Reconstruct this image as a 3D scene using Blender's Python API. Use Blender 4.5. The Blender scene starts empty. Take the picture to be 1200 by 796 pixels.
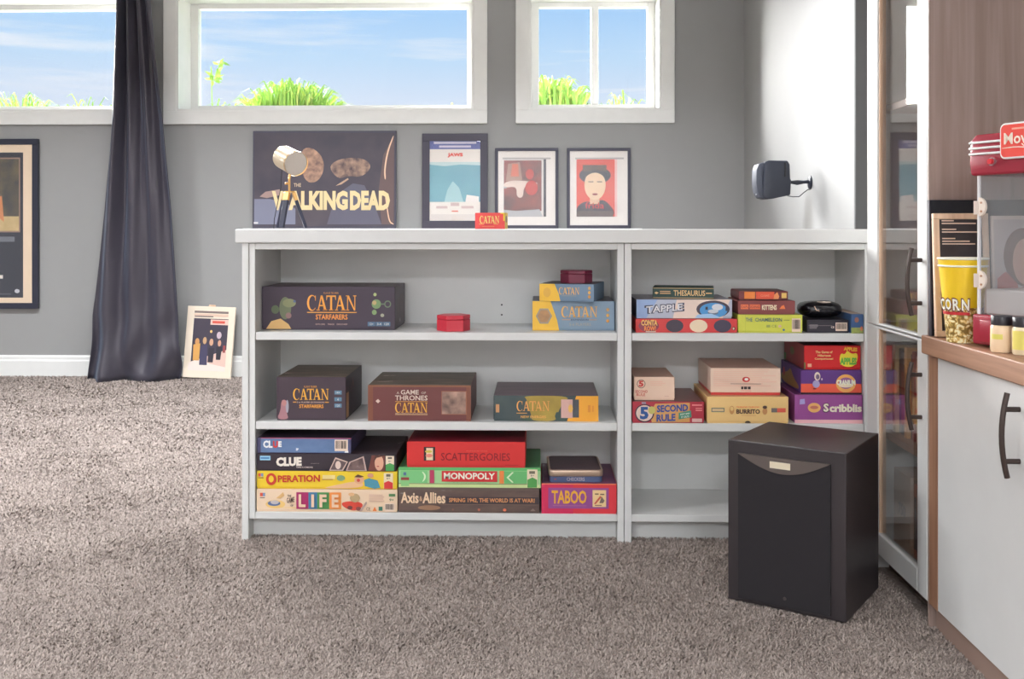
import bpy, bmesh, math, random
import numpy as np
from mathutils import Vector, Matrix

random.seed(7)
rng = np.random.default_rng(7)
SC = bpy.context.scene
COL = SC.collection
R = math.radians

# ------------------------------------------------------------------ camera
F, TH, HC = 1218.0, R(1.509), 0.885
cam_d = bpy.data.cameras.new('camera')
cam_d.sensor_fit = 'HORIZONTAL'; cam_d.sensor_width = 36.0
cam_d.lens = 36.0 * F / 1200.0
cam_d.shift_y = -131.0 / 1200.0
cam_d.clip_start = 0.05; cam_d.clip_end = 200
cam = bpy.data.objects.new('camera', cam_d); COL.objects.link(cam)
cam.location = (0, 0, HC); cam.rotation_euler = (R(90), 0, TH)
SC.camera = cam

# ------------------------------------------------------------------ colour management
vs = SC.view_settings
vs.view_transform = 'Standard'; vs.look = 'None'; vs.gamma = 1.0; vs.exposure = 0.05
vs.use_curve_mapping = False

# ------------------------------------------------------------------ sky
SKY_STRENGTH = 1.0
w = bpy.data.worlds.new('sky'); SC.world = w; w.use_nodes = True
nt = w.node_tree; nt.nodes.clear()
o_ = nt.nodes.new('ShaderNodeOutputWorld'); bg = nt.nodes.new('ShaderNodeBackground')
tc = nt.nodes.new('ShaderNodeTexCoord'); sp = nt.nodes.new('ShaderNodeSeparateXYZ')
rp = nt.nodes.new('ShaderNodeValToRGB')
nt.links.new(tc.outputs['Generated'], sp.inputs[0]); nt.links.new(sp.outputs['Z'], rp.inputs[0])
er = rp.color_ramp.elements
er[0].position = 0.0; er[0].color = (0.80, 0.86, 0.97, 1)
er[1].position = 1.0; er[1].color = (0.16, 0.42, 0.95, 1)
for p_, c_ in ((0.11, (0.72, 0.81, 0.96)), (0.16, (0.53, 0.74, 0.97)), (0.22, (0.34, 0.61, 0.97)), (0.45, (0.20, 0.50, 0.97))):
    e = er.new(p_); e.color = (*c_, 1)
mp = nt.nodes.new('ShaderNodeMapping'); mp.inputs['Scale'].default_value = (2.2, 2.2, 26)
nz = nt.nodes.new('ShaderNodeTexNoise'); nz.inputs['Scale'].default_value = 2.0; nz.inputs['Detail'].default_value = 6; nz.inputs['Roughness'].default_value = 0.55
cr = nt.nodes.new('ShaderNodeValToRGB'); cr.color_ramp.elements[0].position = 0.50; cr.color_ramp.elements[1].position = 0.78
nt.links.new(tc.outputs['Generated'], mp.inputs[0]); nt.links.new(mp.outputs[0], nz.inputs['Vector']); nt.links.new(nz.outputs['Fac'], cr.inputs[0])
mx = nt.nodes.new('ShaderNodeMix'); mx.data_type = 'RGBA'
nt.links.new(cr.outputs['Color'], mx.inputs['Factor']); nt.links.new(rp.outputs['Color'], mx.inputs[6]); mx.inputs[7].default_value = (0.95, 0.96, 1.0, 1)
nt.links.new(mx.outputs[2], bg.inputs['Color']); bg.inputs['Strength'].default_value = SKY_STRENGTH
nt.links.new(bg.outputs[0], o_.inputs[0])

# ------------------------------------------------------------------ sun (hazy daylight) and unseen fill lights at ceiling height
def sun(dir_, strength, angle, col):
    d = bpy.data.lights.new('sun', 'SUN'); d.energy = strength; d.angle = R(angle); d.color = col
    o = bpy.data.objects.new('sun', d); COL.objects.link(o)
    o.rotation_euler = Vector(dir_).to_track_quat('-Z', 'Y').to_euler()
sun((0.60, -1.0, -0.29), 46, 46, (1.0, 0.99, 0.975))

def fill_light(x, y, power, spread=160, size=0.5):
    d = bpy.data.lights.new('ceiling_fill', 'AREA'); d.shape = 'DISK'; d.size = size; d.energy = power; d.color = (0.915, 0.952, 1.0); d.spread = R(spread)
    o = bpy.data.objects.new('ceiling_fill', d); COL.objects.link(o); o.location = (x, y, 2.42)
for x, y, p, s_ in ((-0.75, 0.5, 8, 150), (-2.5, 1.6, 66, 142), (-0.7, -1.9, 62, 170), (0.55, -1.9, 62, 170), (-2.8, -1.7, 38, 165), (-3.2, 4.3, 38, 140), (-1.6, 4.3, 40, 140), (0.1, 4.3, 36, 140)):  # unseen lights added to brighten shelves, carpet and back wall
    fill_light(x, y, p, s_)

# ------------------------------------------------------------------ pixel <-> place helpers (for measuring positions only)
ct, st = math.cos(TH), math.sin(TH)
def ray(x, y):
    u = (x - 600) / F; v = (y - 267) / F
    return Vector((u * ct - st, u * st + ct, -v))
def atY(x, y, Y):
    r = ray(x, y); t = Y / r.y
    return Vector((r.x * t, Y, HC + r.z * t))
def atX(x, y, X):
    r = ray(x, y); t = X / r.x
    return Vector((X, r.y * t, HC + r.z * t))
def atZ(x, y, Z):
    r = ray(x, y); t = (Z - HC) / r.z
    return Vector((r.x * t, r.y * t, Z))

# ------------------------------------------------------------------ materials
def lin(c):
    c = c / 255.0
    return c / 12.92 if c <= 0.04045 else ((c + 0.055) / 1.055) ** 2.4
def PC(rgb, k=1.22):
    g = 0.3 * rgb[0] + 0.6 * rgb[1] + 0.1 * rgb[2]; rgb = [v + (g - v) * 0.06 for v in rgb]
    return tuple(min(0.9, lin(v) * k) for v in rgb)
_M = {}
def new_mat(name):
    m = bpy.data.materials.new(name); m.use_nodes = True
    return m, m.node_tree, m.node_tree.nodes['Principled BSDF']
def mat(rgb, rough=0.5, metal=0.0, k=1.22, spec=0.5, grain=0.04, name=None):
    key = ('m', rgb, rough, metal, k, spec)
    if key in _M: return _M[key]
    m, nt, b = new_mat(name or 'paint_%d_%d_%d' % rgb)
    c = PC(rgb, k)
    b.inputs['Roughness'].default_value = rough; b.inputs['Metallic'].default_value = metal
    b.inputs['Specular IOR Level'].default_value = spec
    # faint tonal variation
    tc = nt.nodes.new('ShaderNodeTexCoord'); n = nt.nodes.new('ShaderNodeTexNoise'); n.inputs['Scale'].default_value = 14; n.inputs['Detail'].default_value = 3
    mx = nt.nodes.new('ShaderNodeMix'); mx.data_type = 'RGBA'
    mx.inputs[6].default_value = (*[v * (1 - grain) for v in c], 1); mx.inputs[7].default_value = (*[min(1, v * (1 + grain)) for v in c], 1)
    nt.links.new(tc.outputs['Object'], n.inputs['Vector']); nt.links.new(n.outputs['Fac'], mx.inputs['Factor']); nt.links.new(mx.outputs[2], b.inputs['Base Color'])
    _M[key] = m; return m
def art(cols, scale=12, rough=0.45, stretch=(1, 1, 1), detail=3, k=1.22, seed=0, hard=False):
    key = ('a', tuple(cols), scale, rough, stretch, detail, k, seed, hard)
    if key in _M: return _M[key]
    m, nt, b = new_mat('printed_art'); b.inputs['Roughness'].default_value = rough
    tc = nt.nodes.new('ShaderNodeTexCoord'); mp = nt.nodes.new('ShaderNodeMapping'); mp.inputs['Scale'].default_value = stretch; mp.inputs['Location'].default_value = (seed * 1.7, seed * 0.9, seed * 2.3)
    n = nt.nodes.new('ShaderNodeTexNoise'); n.inputs['Scale'].default_value = scale; n.inputs['Detail'].default_value = detail
    r = nt.nodes.new('ShaderNodeValToRGB'); el = r.color_ramp.elements
    if hard: r.color_ramp.interpolation = 'CONSTANT'
    n_ = len(cols)
    for i, c in enumerate(cols):
        pos = 0.30 + 0.40 * i / max(1, n_ - 1)
        if i == 0: e = el[0]; e.position = pos
        elif i == n_ - 1: e = el[1]; e.position = pos
        else: e = el.new(pos)
        e.color = (*PC(c, k), 1)
    nt.links.new(tc.outputs['Object'], mp.inputs[0]); nt.links.new(mp.outputs[0], n.inputs['Vector']); nt.links.new(n.outputs['Fac'], r.inputs[0]); nt.links.new(r.outputs[0], b.inputs['Base Color'])
    _M[key] = m; return m
def bumped(m, scale, strength, dist=0.002, detail=4):
    nt = m.node_tree; b = nt.nodes['Principled BSDF']
    tc = nt.nodes.new('ShaderNodeTexCoord'); n = nt.nodes.new('ShaderNodeTexNoise'); n.inputs['Scale'].default_value = scale; n.inputs['Detail'].default_value = detail
    bp = nt.nodes.new('ShaderNodeBump'); bp.inputs['Strength'].default_value = strength; bp.inputs['Distance'].default_value = dist
    nt.links.new(tc.outputs['Object'], n.inputs['Vector']); nt.links.new(n.outputs['Fac'], bp.inputs['Height']); nt.links.new(bp.outputs[0], b.inputs['Normal'])
    return m
def wood(c1, c2, name, axis='z', rough=0.5, scale=1.0):
    m, nt, b = new_mat(name); b.inputs['Roughness'].default_value = rough
    tc = nt.nodes.new('ShaderNodeTexCoord'); mp = nt.nodes.new('ShaderNodeMapping')
    s = [60 * scale, 60 * scale, 60 * scale]; s['xyz'.index(axis)] = 2.2 * scale; mp.inputs['Scale'].default_value = s
    n = nt.nodes.new('ShaderNodeTexNoise'); n.inputs['Scale'].default_value = 1.0; n.inputs['Detail'].default_value = 5; n.inputs['Distortion'].default_value = 0.6
    r = nt.nodes.new('ShaderNodeValToRGB'); r.color_ramp.elements[0].position = 0.32; r.color_ramp.elements[1].position = 0.70
    r.color_ramp.elements[0].color = (*PC(c1), 1); r.color_ramp.elements[1].color = (*PC(c2), 1)
    nt.links.new(tc.outputs['Object'], mp.inputs[0]); nt.links.new(mp.outputs[0], n.inputs['Vector']); nt.links.new(n.outputs['Fac'], r.inputs[0]); nt.links.new(r.outputs[0], b.inputs['Base Color'])
    bp = nt.nodes.new('ShaderNodeBump'); bp.inputs['Strength'].default_value = 0.08; bp.inputs['Distance'].default_value = 0.001
    nt.links.new(n.outputs['Fac'], bp.inputs['Height']); nt.links.new(bp.outputs[0], b.inputs['Normal'])
    return m
def glass_mat(name, tint=(1, 1, 1), haze=0.0, boost=1.0, haze_col=(0.8, 0.82, 0.84)):
    m = bpy.data.materials.new(name); m.use_nodes = True; nt = m.node_tree; nt.nodes.clear()
    out = nt.nodes.new('ShaderNodeOutputMaterial'); tr = nt.nodes.new('ShaderNodeBsdfTransparent'); gl = nt.nodes.new('ShaderNodeBsdfGlossy')
    fr = nt.nodes.new('ShaderNodeFresnel'); fr.inputs['IOR'].default_value = 1.5
    geo = nt.nodes.new('ShaderNodeNewGeometry'); io = nt.nodes.new('ShaderNodeMath'); io.operation = 'MULTIPLY_ADD'; io.inputs[1].default_value = 1 / 1.5 - 1.5; io.inputs[2].default_value = 1.5
    nt.links.new(geo.outputs['Backfacing'], io.inputs[0]); nt.links.new(io.outputs[0], fr.inputs['IOR'])   # a thin sheet: the same Fresnel from both faces
    mul = nt.nodes.new('ShaderNodeMath'); mul.operation = 'MULTIPLY'; mul.inputs[1].default_value = boost; mul.use_clamp = True
    mx = nt.nodes.new('ShaderNodeMixShader'); tr.inputs[0].default_value = (*tint, 1); gl.inputs['Roughness'].default_value = 0.01
    nt.links.new(fr.outputs[0], mul.inputs[0]); nt.links.new(mul.outputs[0], mx.inputs[0]); nt.links.new(tr.outputs[0], mx.inputs[1]); nt.links.new(gl.outputs[0], mx.inputs[2])
    last = mx
    if haze:
        df = nt.nodes.new('ShaderNodeBsdfDiffuse'); df.inputs[0].default_value = (*haze_col, 1); m2 = nt.nodes.new('ShaderNodeMixShader'); m2.inputs[0].default_value = haze
        nt.links.new(mx.outputs[0], m2.inputs[1]); nt.links.new(df.outputs[0], m2.inputs[2]); last = m2
    nt.links.new(last.outputs[0], out.inputs[0])
    return m

WHITE = mat((214, 214, 212), 0.38, k=1.1, name='white_lacquer')
WALLP = bumped(mat((150, 150, 149), 0.75, k=1.15, grain=0.02, name='grey_wall_paint'), 160, 0.10, 0.001)
TRIMW = mat((232, 232, 229), 0.4, k=1.1, name='white_trim_paint')
CEIL = mat((240, 240, 238), 0.9, k=1.0, name='ceiling_paint')
BLACK = mat((26, 25, 29), 0.4, name='black_plastic')
GLASS = glass_mat('window_glass')
DOORGLASS = glass_mat('cabinet_glass', (0.92, 0.92, 0.92), 0.0, 1.35)
PICGLASS = glass_mat('picture_glass', (1, 1, 1), 0.012, 0.9)
ACRYL = glass_mat('clear_acrylic', (0.97, 0.975, 0.98), 0.06, 1.2)
WOODD = wood((134, 113, 104), (156, 135, 126), 'dark_walnut_veneer')
WOODM = wood((132, 92, 68), (160, 118, 92), 'mid_brown_wood', 'y')
WOODV = wood((132, 92, 68), (160, 118, 92), 'mid_brown_wood_upright', 'z')
WOODL = wood((196, 160, 130), (222, 190, 160), 'pale_wood', 'z')

# ------------------------------------------------------------------ mesh builder
class MB:
    def __init__(s): s.v = []; s.f = []; s.m = []
    def add(s, vs, fs, m=0):
        o = len(s.v); s.v += [tuple(v) for v in vs]; s.f += [tuple(i + o for i in f) for f in fs]; s.m += [m] * len(fs); return s
    def box(s, x0, x1, y0, y1, z0, z1, m=0):
        x0, x1 = min(x0, x1), max(x0, x1); y0, y1 = min(y0, y1), max(y0, y1); z0, z1 = min(z0, z1), max(z0, z1)
        v = [(x0, y0, z0), (x1, y0, z0), (x1, y1, z0), (x0, y1, z0), (x0, y0, z1), (x1, y0, z1), (x1, y1, z1), (x0, y1, z1)]
        return s.add(v, [(0, 3, 2, 1), (4, 5, 6, 7), (0, 1, 5, 4), (1, 2, 6, 5), (2, 3, 7, 6), (3, 0, 4, 7)], m)
    def cyl(s, p0, p1, r0, r1=None, n=20, m=0, caps=True):
        r1 = r0 if r1 is None else r1
        p0, p1 = Vector(p0), Vector(p1); d = (p1 - p0).normalized()
        a = d.orthogonal().normalized(); b = d.cross(a)
        vs = []
        for p, r in ((p0, r0), (p1, r1)):
            for i in range(n):
                t = 2 * math.pi * i / n; vs.append(p + a * (r * math.cos(t)) + b * (r * math.sin(t)))
        fs = [(i, (i + 1) % n, n + (i + 1) % n, n + i) for i in range(n)]
        if caps: fs += [tuple(range(n - 1, -1, -1)), tuple(range(n, 2 * n))]
        return s.add(vs, fs, m)
    def lathe(s, prof, n=28, c=(0, 0, 0), m=0, close=True):
        vs = []; fs = []; k = len(prof)
        for i in range(n):
            t = 2 * math.pi * i / n
            for r, z in prof: vs.append((c[0] + r * math.cos(t), c[1] + r * math.sin(t), c[2] + z))
        for i in range(n):
            for j in range(k - 1):
                a = i * k + j; b = ((i + 1) % n) * k + j; fs.append((a, b, b + 1, a + 1))
        if close:
            fs.append(tuple(i * k for i in range(n - 1, -1, -1))); fs.append(tuple(i * k + k - 1 for i in range(n)))
        return s.add(vs, fs, m)
    def tube(s, pts, r, n=8, m=0):
        pts = [Vector(p) for p in pts]; vs = []; fs = []
        rr = r if isinstance(r, (list, tuple)) else [r] * len(pts)
        up = None
        for i, p in enumerate(pts):
            d = (pts[min(i + 1, len(pts) - 1)] - pts[max(i - 1, 0)]).normalized()
            if up is None: up = d.orthogonal().normalized()
            a = (up - d * up.dot(d)).normalized(); up = a; b = d.cross(a)
            for j in range(n):
                t = 2 * math.pi * j / n; vs.append(p + a * rr[i] * math.cos(t) + b * rr[i] * math.sin(t))
        for i in range(len(pts) - 1):
            for j in range(n): fs.append((i * n + j, i * n + (j + 1) % n, (i + 1) * n + (j + 1) % n, (i + 1) * n + j))
        fs.append(tuple(range(n - 1, -1, -1))); fs.append(tuple((len(pts) - 1) * n + j for j in range(n)))
        return s.add(vs, fs, m)
    def prism(s, poly, axis, a0, a1, m=0):
        """poly: 2d points; axis 'y': (x,z) extruded along y; 'z': (x,y); 'x': (y,z)"""
        n = len(poly)
        def p3(p, a): return {'y': (p[0], a, p[1]), 'z': (p[0], p[1], a), 'x': (a, p[0], p[1])}[axis]
        vs = [p3(p, a0) for p in poly] + [p3(p, a1) for p in poly]
        fs = [tuple(range(n)), tuple(range(2 * n - 1, n - 1, -1))] + [(i, n + i, n + (i + 1) % n, (i + 1) % n) for i in range(n)]
        return s.add(vs, fs, m)
    def build(s, name, mats, parent=None, loc=(0, 0, 0), rot=(0, 0, 0), bevel=0.0, seg=1, smooth=False, recalc=True):
        me = bpy.data.meshes.new(name); me.from_pydata(s.v, [], s.f)
        if not isinstance(mats, (list, tuple)): mats = [mats]
        for m in mats: me.materials.append(m)
        me.polygons.foreach_set('material_index', s.m)
        if recalc or bevel:
            bm = bmesh.new(); bm.from_mesh(me)
            if recalc: bmesh.ops.recalc_face_normals(bm, faces=bm.faces)
            if bevel:
                es = [e for e in bm.edges if len(e.link_faces) == 2 and e.calc_face_angle(0) > R(40)]
                bmesh.ops.bevel(bm, geom=es, offset=bevel, segments=seg, affect='EDGES', profile=0.5, clamp_overlap=True)
            bm.to_mesh(me); bm.free()
        if smooth:
            me.polygons.foreach_set('use_smooth', [True] * len(me.polygons))
            try: me.set_sharp_from_angle(angle=R(40))
            except Exception: pass
        me.update()
        o = bpy.data.objects.new(name, me); COL.objects.link(o)
        o.location = loc; o.rotation_euler = rot
        if parent: o.parent = parent
        return o

def tag(o, label=None, cat=None, group=None, kind=None):
    if label: o['label'] = label
    if cat: o['category'] = cat
    if group: o['group'] = group
    if kind: o['kind'] = kind
    return o
def thing(name, label, cat, loc=(0, 0, 0), rot=(0, 0, 0), group=None):
    o = bpy.data.objects.new(name, None); COL.objects.link(o); o.empty_display_size = 0.05
    o.location = loc; o.rotation_euler = rot
    return tag(o, label, cat, group)

# ------------------------------------------------------------------ flat print: shapes and lettering on a face
_T = {}
def text_geo(s, bold=0.0):
    key = (s, bold)
    if key in _T: return _T[key]
    cu = bpy.data.curves.new('lettering', 'FONT'); cu.body = s; cu.size = 1; cu.resolution_u = 2; cu.offset = bold; cu.fill_mode = 'FRONT'
    ob = bpy.data.objects.new('lettering', cu); COL.objects.link(ob)
    dg = bpy.context.evaluated_depsgraph_get()
    me = bpy.data.meshes.new_from_object(ob.evaluated_get(dg))
    vs = [(v.co.x, v.co.y) for v in me.vertices]; fs = [tuple(p.vertices) for p in me.polygons]
    bpy.data.objects.remove(ob); bpy.data.curves.remove(cu); bpy.data.meshes.remove(me)
    xs = [v[0] for v in vs]; ys = [v[1] for v in vs]
    x0, x1, y0, y1 = min(xs), max(xs), min(ys), max(ys)
    _T[key] = ([((x - x0) / (x1 - x0), (y - y0) / (y1 - y0)) for x, y in vs], fs)
    return _T[key]
def serif_word():
    """hand-drawn serif capitals C A T A N in a unit box"""
    P = []
    def q(x, pts): P.append([(x + a, b) for a, b in pts])
    def C(x):
        n = 18; a0, a1 = R(48), R(318)
        for i in range(n):
            t0 = a0 + (a1 - a0) * i / n; t1 = a0 + (a1 - a0) * (i + 1) / n
            def o(t): return (0.46 + 0.46 * math.cos(t), 0.5 + 0.53 * math.sin(t))
            def inn(t): return (0.53 + 0.33 * math.cos(t), 0.5 + 0.46 * math.sin(t))
            q(x, [o(t0), o(t1), inn(t1), inn(t0)])
        q(x, [(0.74, 0.98), (0.82, 0.98), (0.82, 0.64), (0.77, 0.64)])
    def A(x):
        q(x, [(0.40, 1.0), (0.52, 1.0), (0.20, 0.0), (0.11, 0.0)])
        q(x, [(0.40, 1.0), (0.56, 1.0), (0.94, 0.0), (0.70, 0.0)])
        q(x, [(0.22, 0.28), (0.70, 0.28), (0.68, 0.37), (0.25, 0.37)])
        q(x, [(0.0, 0.0), (0.30, 0.0), (0.30, 0.06), (0.0, 0.06)]); q(x, [(0.60, 0.0), (1.02, 0.0), (1.02, 0.06), (0.60, 0.06)])
    def T(x):
        q(x, [(0.0, 0.90), (0.90, 0.90), (0.90, 1.0), (0.0, 1.0)]); q(x, [(0.36, 0.0), (0.55, 0.0), (0.55, 1.0), (0.36, 1.0)])
        q(x, [(0.0, 0.68), (0.04, 0.68), (0.10, 0.92), (0.0, 0.92)]); q(x, [(0.86, 0.68), (0.90, 0.68), (0.90, 0.92), (0.80, 0.92)])
        q(x, [(0.24, 0.0), (0.67, 0.0), (0.67, 0.06), (0.24, 0.06)])
    def N(x):
        q(x, [(0.12, 0.0), (0.20, 0.0), (0.20, 1.0), (0.12, 1.0)]); q(x, [(0.80, 0.0), (0.88, 0.0), (0.88, 1.0), (0.80, 1.0)])
        q(x, [(0.08, 1.0), (0.28, 1.0), (0.88, 0.0), (0.76, 0.0)]); q(x, [(0.02, 0.0), (0.31, 0.0), (0.31, 0.06), (0.02, 0.06)])
        q(x, [(0.68, 0.94), (0.98, 0.94), (0.98, 1.0), (0.68, 1.0)]); q(x, [(0.0, 0.94), (0.2, 0.94), (0.2, 1.0), (0.0, 1.0)])
    x = 0
    for fn, adv in ((C, 0.90), (A, 0.92), (T, 0.80), (A, 1.04), (N, 1.0)):
        fn(x); x += adv
    W = x
    vs = []; fs = []
    for poly in P:
        o = len(vs); vs += [(a / W, b) for a, b in poly]; fs.append(tuple(o + i for i in range(len(poly))))
    return vs, fs
SERIF = serif_word()

def prints(parent, shapes, fmap, name='front_print', rough=0.45, join_text=False):
    """shapes: ('r',u0,v0,u1,v1,col) ('e',cu,cv,ru,rv,col) ('p',pts,col) ('t',text,u0,v0,u1,v1,col[,bold[,slant]]) ('k',u0,v0,u1,v1,col)
       fmap(u,v,layer)->local point. col is an rgb tuple or a material"""
    geo = {'s': (MB(), [])}
    for li, sh in enumerate(shapes):
        kind = sh[0]; cls = 's' if kind not in 'tk' else ('t' if join_text else 't%d' % li)
        mb, mats = geo.setdefault(cls, (MB(), []))
        if kind == 'r':
            _, u0, v0, u1, v1, col = sh; pts = [(u0, v0), (u1, v0), (u1, v1), (u0, v1)]; fs = [(0, 1, 2, 3)]
        elif kind == 'e':
            _, cu, cv, ru, rv, col = sh; n = 22
            pts = [(cu + ru * math.cos(2 * math.pi * i / n), cv + rv * math.sin(2 * math.pi * i / n)) for i in range(n)]; fs = [tuple(range(n))]
        elif kind == 'p':
            _, pts, col = sh
            if len(pts) >= 7:                      # soft outline
                for _i in range(2): pts = [q for a, b in zip(pts, pts[1:] + pts[:1]) for q in ((a[0] * 0.75 + b[0] * 0.25, a[1] * 0.75 + b[1] * 0.25), (a[0] * 0.25 + b[0] * 0.75, a[1] * 0.25 + b[1] * 0.75))]
            fs = [tuple(range(len(pts)))]
        else:
            if kind == 't':
                _, txt, u0, v0, u1, v1, col = sh[:7]; bold = sh[7] if len(sh) > 7 else 0.0; slant = sh[8] if len(sh) > 8 else 0.0
                g = text_geo(txt, bold)
            else:
                _, u0, v0, u1, v1, col = sh[:6]; slant = 0; g = SERIF
            pts = [(u0 + a * (u1 - u0), v0 + b * (v1 - v0) + slant * a) for a, b in g[0]]; fs = g[1]
        m = mat(tuple(col), rough) if isinstance(col, tuple) else col
        if m not in mats: mats.append(m)
        mb.add([fmap(u, v, li) for u, v in pts], fs, mats.index(m))
    out = []
    for cls, (mb, mats) in geo.items():
        if mb.f: out.append(mb.build(name if cls == 's' else 'lettering', mats, parent, recalc=False))
    return out
LAY = 0.00012
def fmap_front(w_, h_, y=0.0):
    return lambda u, v, l: (-w_ / 2 + u * w_, y - 0.0004 - l * LAY, v * h_)
def barcode(u0, v0, u1, v1, n=11, bg_=(226, 200, 180), fg=(60, 50, 50)):
    out = [('r', u0, v0, u1, v1, bg_)]
    du = (u1 - u0) * 0.84 / n; r_ = random.Random(int(u0 * 999))
    for i in range(n):
        a = u0 + (u1 - u0) * 0.08 + i * du; out.append(('r', a, v0 + (v1 - v0) * 0.22, a + du * r_.uniform(0.3, 0.75), v1 - (v1 - v0) * 0.1, fg))
    return out
def lines(u0, v0, u1, v1, n, col, seed=1):
    r_ = random.Random(seed); out = []; dv = (v1 - v0) / n
    for i in range(n):
        out.append(('r', u0, v1 - i * dv - dv * 0.55, u0 + (u1 - u0) * r_.uniform(0.75, 1.0), v1 - i * dv, col))
    return out

# ================================================================== the room shell
YB = 6.10; ZC = 2.45; XL = -4.60; XS = 1.195; YS = 3.98; XR = 1.30; YN = -2.6
def struct(o): o['kind'] = 'structure'; return o
# carpet colour
def carpet_mat(name, island):
    m, nt, b = new_mat(name); b.inputs['Roughness'].default_value = 0.95; b.inputs['Specular IOR Level'].default_value = 0.1
    tc = nt.nodes.new('ShaderNodeTexCoord')
    n1 = nt.nodes.new('ShaderNodeTexNoise'); n1.inputs['Scale'].default_value = 5; n1.inputs['Detail'].default_value = 4
    n2 = nt.nodes.new('ShaderNodeTexNoise'); n2.inputs['Scale'].default_value = 120; n2.inputs['Detail'].default_value = 5
    r = nt.nodes.new('ShaderNodeValToRGB'); r.color_ramp.elements[0].position = 0.25; r.color_ramp.elements[1].position = 0.8
    r.color_ramp.elements[0].color = (*PC((116, 105, 99), 1.25), 1); r.color_ramp.elements[1].color = (*PC((168, 155, 147), 1.25), 1)
    ma = nt.nodes.new('ShaderNodeMath'); ma.operation = 'MULTIPLY_ADD'; ma.inputs[1].default_value = 0.35
    nt.links.new(tc.outputs['Object'], n1.inputs['Vector']); nt.links.new(tc.outputs['Object'], n2.inputs['Vector'])
    sc_ = nt.nodes.new('ShaderNodeMath'); sc_.operation = 'MULTIPLY'; sc_.inputs[1].default_value = 0.65
    if island:
        g = nt.nodes.new('ShaderNodeNewGeometry'); nt.links.new(g.outputs['Random Per Island'], sc_.inputs[0])
    else: nt.links.new(n2.outputs['Fac'], sc_.inputs[0])
    nt.links.new(n1.outputs['Fac'], ma.inputs[0]); nt.links.new(sc_.outputs[0], ma.inputs[2]); nt.links.new(ma.outputs[0], r.inputs[0]); nt.links.new(r.outputs[0], b.inputs['Base Color'])
    if not island:
        bp = nt.nodes.new('ShaderNodeBump'); bp.inputs['Strength'].default_value = 0.9; bp.inputs['Distance'].default_value = 0.01
        nt.links.new(n2.outputs['Fac'], bp.inputs['Height']); nt.links.new(bp.outputs[0], b.inputs['Normal'])
    return m
struct(MB().box(XL - 0.1, XR + 0.1, YN - 0.1, YB + 0.1, -0.1, 0.0).build('floor', carpet_mat('taupe_carpet', False)))
struct(MB().box(XL - 0.1, XR + 0.1, YN - 0.1, YB + 0.35, ZC, ZC + 0.1).build('ceiling', CEIL))
struct(MB().box(XL - 0.1, XL, YN, YB, 0, ZC).build('wall_left', WALLP))
struct(MB().box(XL, XR, YN - 0.1, YN, 0, ZC).build('wall_front', CEIL))  # unseen wall, made pale to bounce light into the shelves
struct(MB().box(XR, XR + 0.1, YN, YS, 0, ZC).build('wall_right', WALLP))
struct(MB().box(XS, XR + 0.1, YS, YB, 0, ZC).build('wall_side', WALLP))
struct(MB().box(XS + 0.001, XR - 0.001, YS - 0.012, YS - 0.0005, 0, ZC - 0.001).build('trim_2', mat((112, 112, 113), 0.75, k=1.0, name='shaded_wall_grey')))  # unlit end of the grey wall, its shade put into the colour
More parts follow.
